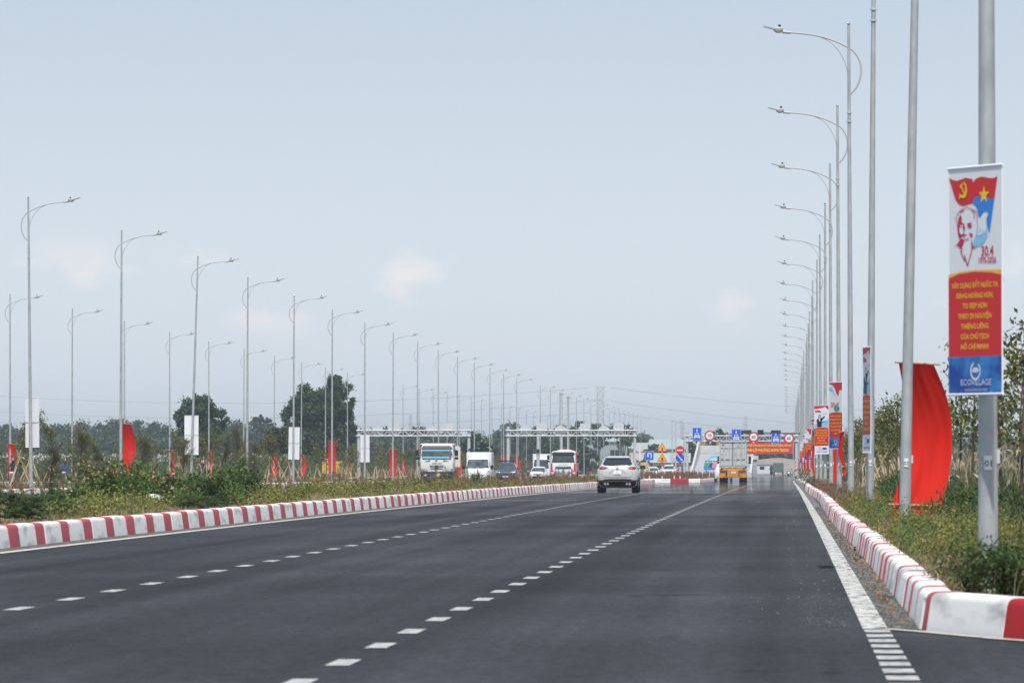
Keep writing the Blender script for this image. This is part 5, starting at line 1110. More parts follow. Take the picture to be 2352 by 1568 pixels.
# median: straw, weeds and reddish dry plumes
grass('dry_grass', (-13.4, -11.7), (60, 450), 26000, (.06, .22), .012, l_tan, .45, label='short dry straw along the median kerb')
grass('dry_grass', (-18.8, -13.0), (75, 450), 16000, (.10, .34), .014, l_tan, .4, label='straw-coloured grass across the median')
weeds('weeds', (-14.4, -11.75), (62, 170), 760, (.12, .58), .12, 30, (.03, .06), .6, l_yel, label='yellow green weeds behind the median kerb', cat='weeds')
weeds('weeds', (-13.4, -11.8), (150, 440), 1200, (.10, .36), .11, 22, (.03, .055), .6, l_yel, label='yellow green weeds along the far median kerb', cat='weeds')
weeds('weeds', (-18.6, -13.0), (72, 240), 1500, (.15, .62), .16, 26, (.035, .07), .55, l_weed, label='mixed green weeds across the median', cat='weeds')
def plumes(name, xr, yr, n, hr, k, mat, label, base=.2, spread=.17):
    y = ysample(n, yr[0], yr[1], .6); x = rng.uniform(xr[0], xr[1], n); h = rng.uniform(hr[0], hr[1], n); idx = np.repeat(np.arange(n), k); m = n*k
    u = rng.uniform(.10, 1, m); a = rng.uniform(0, 2*np.pi, m); r = spread*h[idx]*np.sin(np.pi*np.clip(u, 0, .97))**.6*rng.uniform(0, 1, m)
    C = np.stack([x[idx]+np.cos(a)*r, y[idx]+np.sin(a)*r, gza(y[idx])+base+h[idx]*u], 1); ax = np.stack([np.cos(a)*.55, np.sin(a)*.55, np.ones(m)*.9], 1)
    s = (y[idx]/150)**.5; V, Q = leaf_geo(C, rng.uniform(.10, .20, m)*s, .012*s, 0, .3, ax); o = np_mesh(name, V, Q, mat); return tag(o, label, 'grass', None, 'stuff')
plumes('dry_plumes', (-18.6, -13.6), (165, 445), 300, (.18, .58), 100, l_brown, 'reddish brown dry plumes in the middle of the median')
plumes('dry_plumes', (-18.4, -15), (170, 440), 38, (.7, 1.05), 130, l_brown, 'taller brown plumes standing up from the median')
plumes('dry_plumes', (-14.4, -12.4), (190, 440), 220, (.18, .42), 90, l_brown, 'low brown plumes behind the far median kerb')
plumes('dry_plumes', (-37, -31), (190, 420), 200, (.3, .7), 90, l_brown, 'brown plumes around the bases of the oncoming lamp posts', .12)
plumes('dry_plumes', (-18, -8.6), (480, 640), 300, (.4, .85), 80, l_brown, 'brown plumes on the island beyond the turning gap')
# right verge
grass('dry_grass', (1.2, 3.2), (40.5, 200), 11000, (.08, .25), .010, l_tan, .5, label='short straw behind the right kerb')
weeds('weeds', (1.24, 2.35), (42.5, 125), 2600, (.20, .60), .07, 32, (.020, .042), .55, l_yel, label='yellow green flowering weeds along the right kerb', cat='weeds', up=.6, seed=4, hole=(1.50, 2.4, 44.5, 53))
plumes('dry_plumes', (1.25, 2.3), (100, 330), 420, (.18, .45), 70, l_brown, 'dark brown withered weeds along the far right kerb', .2, .3)
weeds('weeds', (1.35, 2.5), (54, 110), 420, (.22, .48), .09, 36, (.04, .085), .32, l_boug, label='fresh green weeds around the lamp post bases', cat='weeds', up=.8, seed=11, hole=(1.4, 2.5, 66, 76))
weeds('weeds', (2.3, 4.0), (54, 76), 620, (.35, .85), .11, 42, (.05, .10), .28, l_reed, label='tall dark green weeds in front of the reeds', cat='weeds', up=.9, seed=7)
weeds('weeds', (1.9, 3.4), (60, 125), 1100, (.30, .85), .10, 36, (.05, .10), .28, l_bush, label='taller green weeds around the second and third lamp posts', cat='weeds', up=.8)
grass('reeds', (2.45, 8.5), (66, 128), 38000, (.40, 1.12), .022, l_reed, .28, label='dense green reeds behind the first lamp posts')
grass('reed_straw', (2.6, 8.5), (66, 125), 1300, (.75, 1.45), .026, l_straw, .10, label='pale dry reed stalks above the green reeds')
y = ysample(1700, 66, 125); P = np.stack([rng.uniform(2.5, 8.5, 1700), y, gza(y)+.2+rng.uniform(.75, 1.3, 1700)], 1); V, Q = leaf_geo(P, rng.uniform(.10, .22, 1700), .035, 1.6); tag(np_mesh('reed_heads', V, Q, l_straw), 'feathery pale seed heads of the reeds', 'grass', None, 'stuff')

# shrubs and small trees, each its own thing ------------------------------------------------
def shrub(name, label, loc, size, n, LL, asp, mat, stems=7, cat='shrub', group=None, spike=.3, drop=.0):
    t = thing(name, label, cat, loc, rng.uniform(0, 6), group); b = MB(); cs = []
    for i in range(stems):
        a = rng.uniform(0, 6.28); r = rng.uniform(.2, 1); tip = Vector((math.cos(a)*size[0]*r, math.sin(a)*size[1]*r, size[2]*(1-.35*r*r)*rng.uniform(.8, 1.1)))
        mid = Vector((tip.x*.35, tip.y*.35, tip.z*.65)); pts_ = arc_pts([(0, 0, -.05), mid, tip], 8); b.tube(pts_, [.014-.009*j/len(pts_) for j in range(len(pts_))], 4, cap=False); cs.append(np.array([tuple(p) for p in pts_]))
    b.build('stems', twig, t); S = np.concatenate([c[1:] for c in cs]); C = S[rng.integers(0, len(S), n)] + rng.normal(0, 1, (n, 3))*np.array([size[0]*spike, size[1]*spike, size[2]*.11]); C[:, 2] = np.abs(C[:, 2])*1.0
    L = rng.uniform(LL[0], LL[1], n); V, Q = leaf_geo(C, L, L*asp, -drop); np_mesh('foliage', V, Q, mat, t); return t, S
def fronds(name, label, loc, size, nf, mat, group=None):       # feathery mimosa: arching fronds with paired leaflets
    t = thing(name, label, 'shrub', loc, 0, group); b = MB(); C = []; A = []
    for i in range(nf):
        a = rng.uniform(0, 6.28); r = rng.uniform(.15, 1)**.6; rt = Vector((math.cos(a)*size[0]*r*.55, math.sin(a)*size[1]*r*.55, rng.uniform(.05, size[2]*.85))); L = rng.uniform(.25, .5)
        d = Vector((math.cos(a)+rng.normal()*.5, math.sin(a)+rng.normal()*.5, rng.uniform(.1, .9))).normalized(); pts_ = [rt+d*L*s+Vector((0, 0, -.35*L*s*s)) for s in (0, .25, .5, .75, 1)]
        b.tube(pts_, .004, 3, cap=False); sd = d.cross(Vector((0, 0, 1))).normalized()
        for s in np.linspace(.05, 1, 15):
            p = rt+d*L*s+Vector((0, 0, -.35*L*s*s))
            for q in (-1, 1): C.append(p+sd*q*.045*(1.15-s*.5)); A.append(sd*q+d*.5)
    C = np.array([tuple(c) for c in C]); A = np.array([tuple(a_) for a_ in A]); C[:, 2] = np.maximum(.02, C[:, 2]); V, Q = leaf_geo(C, .095, .021, 0, 2.0, A*2); np_mesh('leaflets', V, Q, mat, t); b.build('stems', twig, t); return t
for k, (x, y, s) in enumerate(((-12.75, 77.2, (1.0, 1.6, 1.22)), (-13.2, 81.5, (1.0, 1.8, 1.2)), (-12.9, 86.0, (.75, 1.6, .62)), (-12.35, 110.5, (.75, 1.4, .36)), (-13.2, 93.5, (.6, 1.2, .40)))):
    fronds('mimosa_bush', ('big feathery dark green bush spilling over the median kerb', 'feathery dark bush behind the biggest one on the median', 'lower feathery bush beside the straw on the median', 'flat feathery sprig leaning over the kerb further along the median', 'small feathery tuft below the pink-flowered shrub')[k], (x, y, .2), s, (330, 300, 190, 90, 60)[k], l_dark)
for k, (x, y, s) in enumerate(((-14.9, 113., (1.1, .9, 1.05)), (-14.8, 119., (1.2, .9, 1.0)), (-14.5, 127., (1.2, .9, .72)), (-15.6, 147., (.55, .6, 1.15)), (-16.4, 133., (.9, .9, .8)), (-14.3, 103., (.7, .7, .55)))):
    t, S = shrub('bougainvillea', ('arching shrub with coral flowers below the red flag on the median', 'arching shrub with the pinkest flowers on the median', 'spreading green shrub right of the pink flowers', 'tall rounded bright green shrub on the median', 'green shrub between the spreading and the rounded ones', 'low leafy shrub beside the feathery bushes')[k], (x, y, .2), s, (1000, 1100, 900, 1200, 700, 600)[k], (.07, .13), .75, l_boug, 9, spike=.09)
    if k in (0, 1, 2):
        top = S[S[:, 2] > s[2]*.68]; n = (70, 110, 20)[k]; C = top[rng.integers(0, len(top), n)]+rng.normal(0, .045, (n, 3)); V, Q = leaf_geo(C, rng.uniform(.04, .07, n), .05); np_mesh('flowers', V, Q, l_pink, t)['kind'] = 'stuff'
# wild shrubs strewn along the median
ws_ = [shrub('wild_shrub', 'low wild shrub growing among the straw of the median', (0, 0, 0), s_, n_, L_, .5, m_, 10, group='wild shrubs of the median', spike=.15)[0] for s_, n_, L_, m_ in (((.55, .8, .50), 900, (.05, .10), l_boug), ((.7, .9, .42), 900, (.05, .09), l_weed), ((.45, .7, .65), 900, (.05, .10), l_bush))]
for i in range(26):
    y = float(ysample(1, 92, 300)[0]); l = (random.uniform(-17.5, -12.6), y, .19+gz(y))
    if i < 3: ws_[i].location = l
    else: dup(ws_[i % 3], l, random.uniform(0, 6), scale=random.uniform(.7, 1.25))
# casuarina wisps: thin leaning trunk, hazy drooping needles
def casuarina(label, loc, Hh, n, lean, group=None):
    t = thing('casuarina', label, 'tree', loc, 0, group); b = MB(); tr = [(lean*s*Hh, 0, Hh*s) for s in (0, .3, .6, 1)]; b.tube(tr, [.03, .024, .016, .006], 6); C = []; A = []
    for i in range(46):
        s = rng.uniform(.18, .98); a = rng.uniform(0, 6.28); L = Hh*(.42*(1-s)+.12)*rng.uniform(.5, 1); p0 = Vector((lean*s*Hh, 0, Hh*s)); d = Vector((math.cos(a)*.8, math.sin(a)*.8, .75)).normalized(); b.tube([p0, p0+d*L*.6, p0+d*L+Vector((0, 0, -.05*L))], .005, 3, cap=False)
        for j in range(n//46): q = rng.uniform(.15, 1); C.append(p0+d*L*q+Vector(rng.normal(0, .05, 3))); A.append(d+Vector((0, 0, rng.uniform(-.9, .5))))
    b.build('trunk', twig, t); C = np.array([tuple(c) for c in C]); A = np.array([tuple(c) for c in A]); V, Q = leaf_geo(C, rng.uniform(.12, .22, len(C)), .009, 0, .3, A*1.6); np_mesh('needles', V, Q, l_casu, t)
    return t
for k, (px, Y, Hh, ln) in enumerate(((175, 128., 1.75, .1), (300, 140., 1.7, .25), (345, 146., 1.8, -.1), (418, 152., 1.75, .05), (490, 158., 1.9, .25), (548, 166., 2.15, -.03), (575, 176., 1.7, .1), (110, 124., 1.4, .1), (235, 138., 1.5, -.15))):
    casuarina(('wispy casuarina in front of the silver motorbike', 'wispy casuarina leaning towards the red flag from its road side', 'upright wispy casuarina just past the red flag', 'wispy casuarina overlapping the pale banner', 'leaning casuarina with a long bare stem past the pale banner', 'tallest and densest casuarina of the median', 'small casuarina beside the tallest one', 'casuarina between the big feathery bush and the silver motorbike', 'short casuarina above the coral-flowered shrub')[k], (atx(px, Y), Y, .2+gz(Y)), Hh, 1500, ln)
# young roadside trees
def sapling(name, label, loc, Hh, crown, n, LL, mat, stakes=0, lean=0.0, group=None, seed=0, trunk_r=.028, sparse=.12, nb=12):
    global rng
    keep = rng; rng = np.random.default_rng(seed); t = thing(name, label, 'tree', loc, 0, group); b = MB(); tr = [(lean*Hh*s*s, .03*math.sin(7*s), Hh*s) for s in (0, .25, .5, .75, 1)]; b.tube(tr, [trunk_r*(1-.75*s) for s in (0, .25, .5, .75, 1)], 7); tips = []
    for i in range(nb):
        s = rng.uniform(.38, .97); a = rng.uniform(0, 6.28); L = crown*rng.uniform(.45, 1)*(1.15-s*.5); p0 = Vector((lean*Hh*s*s, 0, Hh*s)); d = Vector((math.cos(a), math.sin(a), rng.uniform(.5, 1.3))).normalized(); p1 = p0+d*L*.5+Vector(rng.normal(0, .03, 3)); p2 = p0+d*L; b.tube([p0, p1, p2], [trunk_r*.4, trunk_r*.28, trunk_r*.12], 4, cap=False)
        for q in (.45, .65, .85, 1): tips.append(p0+(p2-p0)*q)
    tips.append(Vector(tr[-1])); b.build('trunk', bark, t); S = np.array([tuple(p) for p in tips]); C = S[rng.integers(0, len(S), n)]+rng.normal(0, 1, (n, 3))*sparse; L = rng.uniform(LL[0], LL[1], n); V, Q = leaf_geo(C, L, L*.5, -.5); np_mesh('crown', V, Q, mat, t)
    for i in range(stakes):
        a = rng.uniform(0, 1)+i*6.28/stakes; f = Vector((math.cos(a)*.85, math.sin(a)*.45, -.05)); k = MB(); k.tube([f, Vector((-f.x*.18, -f.y*.12, 1.6+.25*rng.uniform()))], .033, 6); k.build('stake', bamboo_g if rng.uniform() < .25 else bamboo, t, True)
    rng = keep; return t
protos = [sapling('staked_sapling', 'young tree held by crossed bamboo stakes beside the oncoming carriageway', (0, 0, 0), h_, c_, n_, (.09, .17), l_sap, 4, ln_, 'bamboo-staked young trees', sd_) for h_, c_, n_, ln_, sd_ in ((2.9, .8, 260, .02, 1), (3.4, .9, 420, -.03, 2), (2.5, .6, 170, .05, 3), (3.1, 1.0, 600, 0, 4))]
k = 0
for row, (xr, y0, y1, st) in enumerate((((-34.4, -33.2), 212., 640., 8.6), ((-36.9, -35.6), 236., 700., 11.), ((-53.5, -52.2), 330., 760., 19.))):
    y = y0
    while y < y1:
        l = (random.uniform(*xr), y, .12+gz(y)); rz = random.uniform(0, 6)
        if k < 4: protos[k].location = l; protos[k].rotation_euler = (0, 0, rz)
        else: dup(protos[random.choice((0, 1, 2, 3))], l, rz, scale=random.uniform(.72, .98))
        k += 1; y += st*random.uniform(.7, 1.3)
RT = [(2345, 66., 2.7, .75, 420, .03, 'leafy young tree with a forked dark trunk right of the big banner'), (2300, 74., 2.9, .7, 330, -.04, 'young tree with a crooked stem behind the big banner'), (2232, 80., 2.85, .7, 420, .03, 'slim young tree between the big flag and the big banner'), (2205, 95., 3.1, .7, 420, .02, 'young tree close beside the big flag'), (2262, 88., 2.6, .6, 280, -.02, 'sparse young tree hidden partly by the first lamp post'), (2335, 84., 2.7, .7, 420, .05, 'young tree with drooping leaves at the edge of the reeds')]
for i, (px, Y, Hh, cr, n, ln, lb) in enumerate(RT): sapling('young_tree', lb, (atx(px, Y), Y, .2), Hh, cr, int(n*1.25), (.06, .12), l_sap, 0, ln, None, 20+i, .03, .09, 16)
pr = sapling('staked_tree', 'young tree with a slanting stake in the thicket behind the third lamp post', (0, 0, 0), 2.7, .8, 900, (.07, .13), l_sap, 2, 0, 'thicket of staked trees on the right', 31, .028, .13, 14); pr2 = sapling('staked_tree', 'young tree with a slanting stake in the thicket behind the third lamp post', (0, 0, 0), 2.5, .7, 700, (.07, .13), l_sap, 3, .04, 'thicket of staked trees on the right', 32, .028, .13, 14)
for i, (px, Y) in enumerate(((2040, 150.), (2018, 165.), (2062, 140.), (1985, 190.), (1968, 205.), (2002, 178.), (1978, 225.), (2050, 172.), (2028, 200.), (1960, 260.), (2150, 118.), (2175, 128.), (1950, 300.))):
    l = (atx(px, Y), Y, .2+gz(Y))
    if i < 2: (pr, pr2)[i].location = l
    else: dup((pr, pr2)[i % 2], l, random.uniform(0, 6), scale=random.uniform(.85, 1.05))
stk = MB()      # loose bundle of old stakes leaning in the thicket
for i in range(110):
    y = random.uniform(130, 240); x = random.uniform(3.0, 5.2)*y/170; p0 = Vector((x, y, .15+gz(y))); a = random.uniform(0, 6.28); stk.tube([p0, p0+Vector((math.cos(a)*.55, math.sin(a)*.4, random.uniform(.7, 1.3)))], .024, 5)
tag(stk.build('bamboo_poles', bamboo), 'tangle of pale bamboo poles under the thicket behind the third lamp post', 'bamboo', None, 'stuff')
# foreground bush at the corner
for k, (x, y, s, n) in enumerate(((1.68, 39.3, (.45, .6, .46), 3000), (2.0, 38.2, (.5, .6, .50), 3000), (1.42, 40.4, (.22, .4, .34), 1000))):
    shrub('corner_bush', ('dark green bush at the foot of the first lamp post', 'dark green bush hanging over the fresh red kerb block', 'small leafy sprig beside the kerb corner')[k], (x, y, .2), s, n, (.025, .055), .5, l_bush, 14, spike=.14)
weeds('weeds', (1.45, 2.6), (38.6, 42.5), 120, (.3, .62), .05, 24, (.02, .045), .5, l_bush, label='thin green stems rising from the corner bush', cat='weeds', up=.8)
# clods of reddish soil by the second post
clod = M('reddish clod', (.36, .20, .13), (.25, .15, .10), scale=14, rough=.95, bump=.6)
def clod_mesh(sd):
    bmh = bmesh.new(); bmesh.ops.create_icosphere(bmh, subdivisions=3, radius=1); rg = np.random.default_rng(sd); ph = rg.uniform(0, 6, 9)
    for v in bmh.verts: c = v.co; c *= 1+.20*math.sin(3.1*c.x+ph[0])*math.sin(2.7*c.y+ph[1])+.12*math.sin(6*c.z+ph[2])*math.sin(5*c.x+ph[3])+.06*math.sin(13*c.y+ph[4])*math.sin(11*c.z+ph[5]); v.co.z *= .75
    me = bpy.data.meshes.new('m'); bmh.to_mesh(me); bmh.free(); me.materials.append(clod); return me
cm = [clod_mesh(i) for i in range(4)]
for i in range(20):
    o = new_obj('soil_clod', cm[i % 4]); y = random.uniform(47.0, 52.5); o.location = (random.uniform(1.45, 2.0)*y/50, y, .26); r = random.uniform(.06, .17); o.scale = (r, r, r); o.rotation_euler = (random.uniform(0, 6),)*3; tag(o, 'reddish clod of soil lying between the first two lamp posts', 'clod', 'reddish soil clods on the verge')
# gravel and chips along the right gutter
n = 7000; y = 38.8+ysample(n, 1.0, 110, .8); x = np.where(rng.uniform(0, 1, n) < .90, rng.uniform(.77, .985, n), .60-np.abs(rng.normal(0, .38, n))); z = gza(y)+.006; r = rng.uniform(.003, .008, n)*(y/50)**.4*np.where(x > .76, 1.5, 1)
tet = np.array([(1, 1, .1), (-1, .6, .0), (.1, -1, .05), (0, .1, 1.3)]); V = (np.stack([x, y, z], 1)[:, None, :]+tet[None]*r[:, None, None]*rng.uniform(.6, 1.3, (n, 4, 3))).reshape(-1, 3); i4 = np.arange(n)[:, None]*4
Q = np.concatenate([i4+np.array([0, 1, 3]), i4+np.array([1, 2, 3]), i4+np.array([2, 0, 3])]); tag(np_mesh('gravel', V, Q, LEAF('gravel chips', [(.05, .05, .05), (.08, .08, .08), (.13, .125, .12), (.22, .21, .195)], 0.0, .9, .1)), 'loose grey chippings along the right gutter', 'gravel', None, 'stuff')
lit = LEAF('fallen leaves', [(.30, .16, .06), (.42, .26, .10), (.25, .12, .05)]); n = 160; y = ysample(n, 40, 120); C = np.stack([rng.uniform(.82, .975, n), y, gza(y)+.02], 1); V, Q = leaf_geo(C, .06, .035, 0, 3); tag(np_mesh('fallen_leaves', V, Q, lit), 'dry brown leaves blown against the right kerb', 'leaves', None, 'stuff')
def scrap(name, label, loc, r, mat, seed, flatz=.5):
    rg = np.random.default_rng(seed); bmh = bmesh.new(); bmesh.ops.create_icosphere(bmh, subdivisions=2, radius=1)
    for v in bmh.verts: v.co *= rg.uniform(.55, 1.25); v.co.z *= flatz
    me = bpy.data.meshes.new('m'); bmh.to_mesh(me); bmh.free(); me.materials.append(mat); o = new_obj(name, me); o.location = loc; o.scale = (r[0], r[1], r[2]); tag(o, label, 'litter'); return o
wp = M('crumpled plastic', (.72, .75, .78), rough=.35)
scrap('plastic_bag', 'crumpled white plastic bag under the bougainvillea', (atx(352, 118.), 118., .45), (.18, .18, .2), wp, 1)
scrap('plastic_sheet', 'white plastic scrap lying on the median soil', (atx(640, 142.), 142., .3), (.22, .3, .08), wp, 2)
scrap('tyre_scrap', 'black strip of shredded tyre on the edge line', (at(1898, 1306, 63.).x, 62.5, .02), (.12, .25, .025), rubber, 3)
scrap('rubbish', 'brown crumpled rubbish against the right kerb', (.93, 74.5, .05), (.05, .3, .05), clod, 4)

# ------------------------------------------------------------------ background trees, wood, buildings
def lobes(name, label, base, lobes_, n, LL, mat, trunk=.22, th=3.0, group=None):
    t = thing(name, label, 'tree', base, 0, group); b = MB(); b.tube([(0, 0, -.3), (.05, 0, th*.5), (0, .1, th)], [trunk, trunk*.8, trunk*.6], 8); tot = sum(l[3]*l[4]*l[5] for l in lobes_); Cs = []
    for (x, y, z, rx, ry, rz_) in lobes_:
        b.tube([(0, 0, th*.7), (x*.5, y*.5, (th+z)/2), (x, y, z)], [trunk*.5, trunk*.35, trunk*.15], 6, cap=False); m = int(n*rx*ry*rz_/tot); kc = max(8, m//70)
        d = unit(rng.normal(size=(kc, 3))); cc = d*(rng.uniform(.45, 1, (kc, 1))**.6)*np.array([rx, ry, rz_])+np.array([x, y, z]); i = rng.integers(0, kc, m); Cs.append(cc[i]+rng.normal(0, 1, (m, 3))*min(rx, rz_)*.13)
    C = np.concatenate(Cs); C[:, 2] = np.maximum(.1, C[:, 2]); b.build('trunk', bark, t); L = rng.uniform(LL[0], LL[1], len(C)); V, Q = leaf_geo(C, L, L*.6, 0, .5); np_mesh('crown', V, Q, mat, t); return t
def pxl(px, py, Y, bx, bz): c = at(px, py, Y); return (c.x-bx, 0, c.z-bz)
Y = 700.; bx, bz = atx(735, Y), gz(Y)
def lob(px, py, wpx, hpx, Y=700., d=1.0): c = pxl(px, py, Y, bx, bz); s = Y/F; return (c[0], c[1], c[2], wpx*s, wpx*s*d, hpx*s)
lobes('broad_tree', 'tall twin-topped broadleaf tree beyond the service road', (bx, Y, bz), [lob(700, 925, 34, 40), lob(782, 915, 32, 48), lob(735, 945, 55, 45), lob(675, 970, 32, 40), lob(795, 985, 28, 42), lob(735, 1010, 62, 45), lob(765, 890, 22, 24)], 36000, (.28, .5), l_tree, .35, 4.)
Y = 620.; bx, bz = atx(460, Y), gz(Y); lobes('broad_tree', 'rounded dark tree behind the pale banner', (bx, Y, bz), [lob(455, 945, 42, 34, Y), lob(425, 965, 25, 26, Y), lob(500, 965, 24, 26, Y), lob(462, 990, 50, 32, Y)], 18000, (.22, .42), l_tree, .28, 3.)
Y = 520.; bx, bz = atx(482, Y), gz(Y); lobes('bushy_tree', 'lighter olive tree in front of the rounded dark tree', (bx, Y, bz), [lob(485, 1018, 26, 26, Y), lob(462, 1030, 22, 24, Y), lob(420, 1022, 22, 22, Y)], 6500, (.14, .28), l_tree2, .15, 1.5)
Y = 480.; bx, bz = atx(640, Y), gz(Y); lobes('bushy_tree', 'loose olive bush-tree between two lamp posts left of the twin-topped tree', (bx, Y, bz), [lob(640, 1010, 34, 28, Y), lob(612, 1025, 22, 24, Y), lob(668, 1025, 22, 22, Y)], 6500, (.14, .28), l_tree2, .15, 1.5)
Y = 1250.; bx, bz = atx(606, Y), gz(Y); lobes('umbrella_tree', 'flat-topped tree rising alone over the far wood', (bx, Y, bz), [lob(606, 962, 20, 8, Y), lob(590, 968, 14, 8, Y), lob(622, 972, 14, 8, Y), lob(606, 985, 26, 12, Y)], 4500, (.5, .9), l_wood, .3, 8.)
for k, (px, py, wd, hh, Y) in enumerate(((1085, 1010, 22, 26, 700.), (1115, 1030, 18, 24, 690.), (1240, 1000, 30, 30, 1050.), (1190, 1005, 26, 30, 1060.), (1330, 985, 22, 26, 1040.), (1372, 992, 28, 26, 1080.), (1432, 990, 16, 28, 1060.), (1270, 1035, 24, 30, 900.), (1345, 1040, 24, 26, 880.), (1465, 1020, 22, 32, 1100.), (1650, 1005, 24, 30, 1000.), (1700, 1008, 18, 30, 1200.), (1745, 1016, 22, 30, 1210.), (1790, 1022, 20, 28, 1200.), (1600, 1025, 20, 30, 1010.), (1505, 1035, 20, 24, 1050.))):
    bx, bz = atx(px, Y), gz(Y); lobes('roadside_tree', ('tree in front of the service road gantry post', 'lighter tree beside the service road gantry post', 'broad tree behind the near post of the oncoming gantry', 'tree left of the broad tree behind the oncoming gantry', 'tree under the middle of the oncoming gantry', 'tree at the foot of the tall pylon', 'slim tree right of the tall pylon', 'tree behind the white oncoming saloon and red truck', 'lighter tree behind the red truck', 'tree behind the backs of the two round signs', 'tree behind the end post of the speed limit gantry', 'tree above the limit of 70', 'tree above the overpass ramp', 'tree above the wide red cloth banner', 'tree behind the three slim masts', 'tree in front of the pale green roofs')[k], (bx, Y, bz), [lob(px, py, wd, hh*.6, Y), lob(px-wd*.5, py+hh*.5, wd*.8, hh*.6, Y), lob(px+wd*.5, py+hh*.5, wd*.8, hh*.6, Y), lob(px, py+hh, wd*1.1, hh*.6, Y)], 3200, (.3, .6), l_tree if k % 3 else l_tree2, .25, 3.)
TOP = np.array([(-200, 982), (0, 980), (100, 976), (250, 970), (330, 978), (400, 985), (560, 968), (620, 985), (830, 990), (950, 982), (1060, 1000), (1130, 990), (1200, 980), (1270, 990), (1340, 976), (1400, 984), (1470, 1000), (1510, 1022), (1560, 1022), (1620, 1006), (1660, 992), (1700, 1006), (1740, 1000), (1790, 1004), (1840, 998), (1900, 1004), (2100, 1002), (2352, 1006), (2600, 1004)], float)
for row, (Y, dy, nc, nl, LL) in enumerate(((1350., -2, 190, 1300, (.6, 1.15)), (1650., -4, 150, 800, (.8, 1.4)), (1180., 20, 150, 900, (.5, 1.0)))):
    Cs = []
    for i in range(nc):
        px = -180+2760*(i+rng.uniform(-.4, .4))/nc; top = np.interp(px, TOP[:, 0], TOP[:, 1])+dy+rng.uniform(-5, 8); y = Y+rng.uniform(-40, 40); c = at(px, top, y); hgt = max(2.5, c.z-gz(y)); rx = rng.uniform(2.6, 4.6)
        kc = 14; d = unit(rng.normal(size=(kc, 3))); cc = d*rng.uniform(.4, 1, (kc, 1))*np.array([rx, rx*.8, hgt*.5])+np.array([c.x, y, gz(y)+hgt*.5]); Cs.append(cc[rng.integers(0, kc, nl)]+rng.normal(0, 1, (nl, 3))*np.array([.75, .75, .6]))
    C = np.concatenate(Cs); L = rng.uniform(LL[0], LL[1], len(C)); V, Q = leaf_geo(C, L, L*.7, 0, .6); tag(np_mesh('far_wood', V, Q, l_wood), ('far wood along the horizon', 'farthest wood behind the horizon trees', 'lower edge of the far wood')[row], 'wood', None, 'stuff')
Cs = []
for i in range(620):
    px = rng.uniform(-40, 1460) if i > 300 else rng.uniform(-40, 800); y = rng.uniform(560, 800); x = atx(px, y)
    if x > -55: y = rng.uniform(960, 1100); x = atx(px, y)
    hgt = rng.uniform(1.4, 3.2); Cs.append(np.array([x, y, gz(y)+hgt*.45])+rng.normal(0, 1, (170, 3))*np.array([1.3, 1.0, hgt*.30]))
C = np.concatenate(Cs); V, Q = leaf_geo(C, rng.uniform(.2, .42, len(C)), .22, 0, .5); tag(np_mesh('scrub', V, Q, l_tree2), 'green scrub beyond the service road', 'scrub', None, 'stuff')
Cs = []
for i in range(120):
    px = rng.uniform(1860, 2420); y = rng.uniform(300, 620); x = atx(px, y); hgt = rng.uniform(.8, 2.0); Cs.append(np.array([x, y, gz(y)+.2+hgt*.4])+rng.normal(0, 1, (150, 3))*np.array([.9, .9, hgt*.3]))
C = np.concatenate(Cs); V, Q = leaf_geo(C, rng.uniform(.12, .28, len(C)), .13, 0, .5); tag(np_mesh('scrub', V, Q, l_tree2), 'low scrub beyond the reeds on the right', 'scrub', None, 'stuff')
Cs = []
for i in range(230):      # knee-high green growth of the left verge
    y = ysample(1, 200, 620)[0]; x = rng.uniform(-37.3, -31.0); hgt = rng.uniform(.2, .6); Cs.append(np.array([x, y, gz(y)+.12+hgt*.4])+rng.normal(0, 1, (90, 3))*np.array([.45, .5, hgt*.3]))
C = np.concatenate(Cs); V, Q = leaf_geo(C, rng.uniform(.06, .14, len(C)), .06, 0, .5); tag(np_mesh('verge_growth', V, Q, l_weed), 'knee-high green growth among the staked saplings', 'weeds', None, 'stuff')

# low pale wall with battlement-like coping beyond the service road
Y = 820.; x0, x1 = atx(-40, Y), atx(640, Y)*.97; wl = thing('boundary_wall', 'long low pale wall with gaps in its coping beyond the service road', 'wall', (x0, Y, gz(Y))); zt = at(0, 1045, Y).z-gz(Y); b = MB(); b.box(((x1-x0)/2, 0, zt/2), (x1-x0, .3, zt)); b.build('wall', conc, wl); cmesh = MB().box((0, 0, 0), (.7, .34, .28)).mesh(conc); k = .6
while k < x1-x0: o = new_obj('coping_block', cmesh, wl); o.location = (k, 0, zt+.14); k += 1.7
# warehouses
roof_m = M('pale green sheet roof', (.37, .45, .42), (.31, .38, .36), scale=.4, rough=.6); wall_c = M('cream wall', (.62, .56, .38), rough=.8); wall_g = M('grey green wall', (.33, .40, .39), rough=.8)
def shed(label, px0, px1, pe, pr_, Y, wallm, depth=30., group=None):
    a, b_ = at(px0, pe, Y), at(px1, pe, Y); w_ = b_.x-a.x; ze = a.z-gz(Y); zr = at(0, pr_, Y).z-gz(Y); t = thing('warehouse', label, 'building', (a.x, Y, gz(Y)), 0, group); b = MB(); b.box((w_/2, depth/2, ze/2), (w_, depth, ze)); b.build('wall', wallm, t)
    b = MB(); b.add([(-.4, -.4, ze), (w_+.4, -.4, ze), (w_+.4, depth/2, zr), (-.4, depth/2, zr), (-.4, depth+.4, ze), (w_+.4, depth+.4, ze)], [(0, 1, 2, 3), (3, 2, 5, 4), (0, 3, 4), (1, 5, 2)]); b.build('roof', roof_m, t)
    n = max(2, int(w_/4))
    for i in range(n): q = MB(); q.box((w_*(i+.5)/n, -.03, ze*.62), (w_/n*.5, .08, ze*.25)); q.build('window', glass, t)
    return t
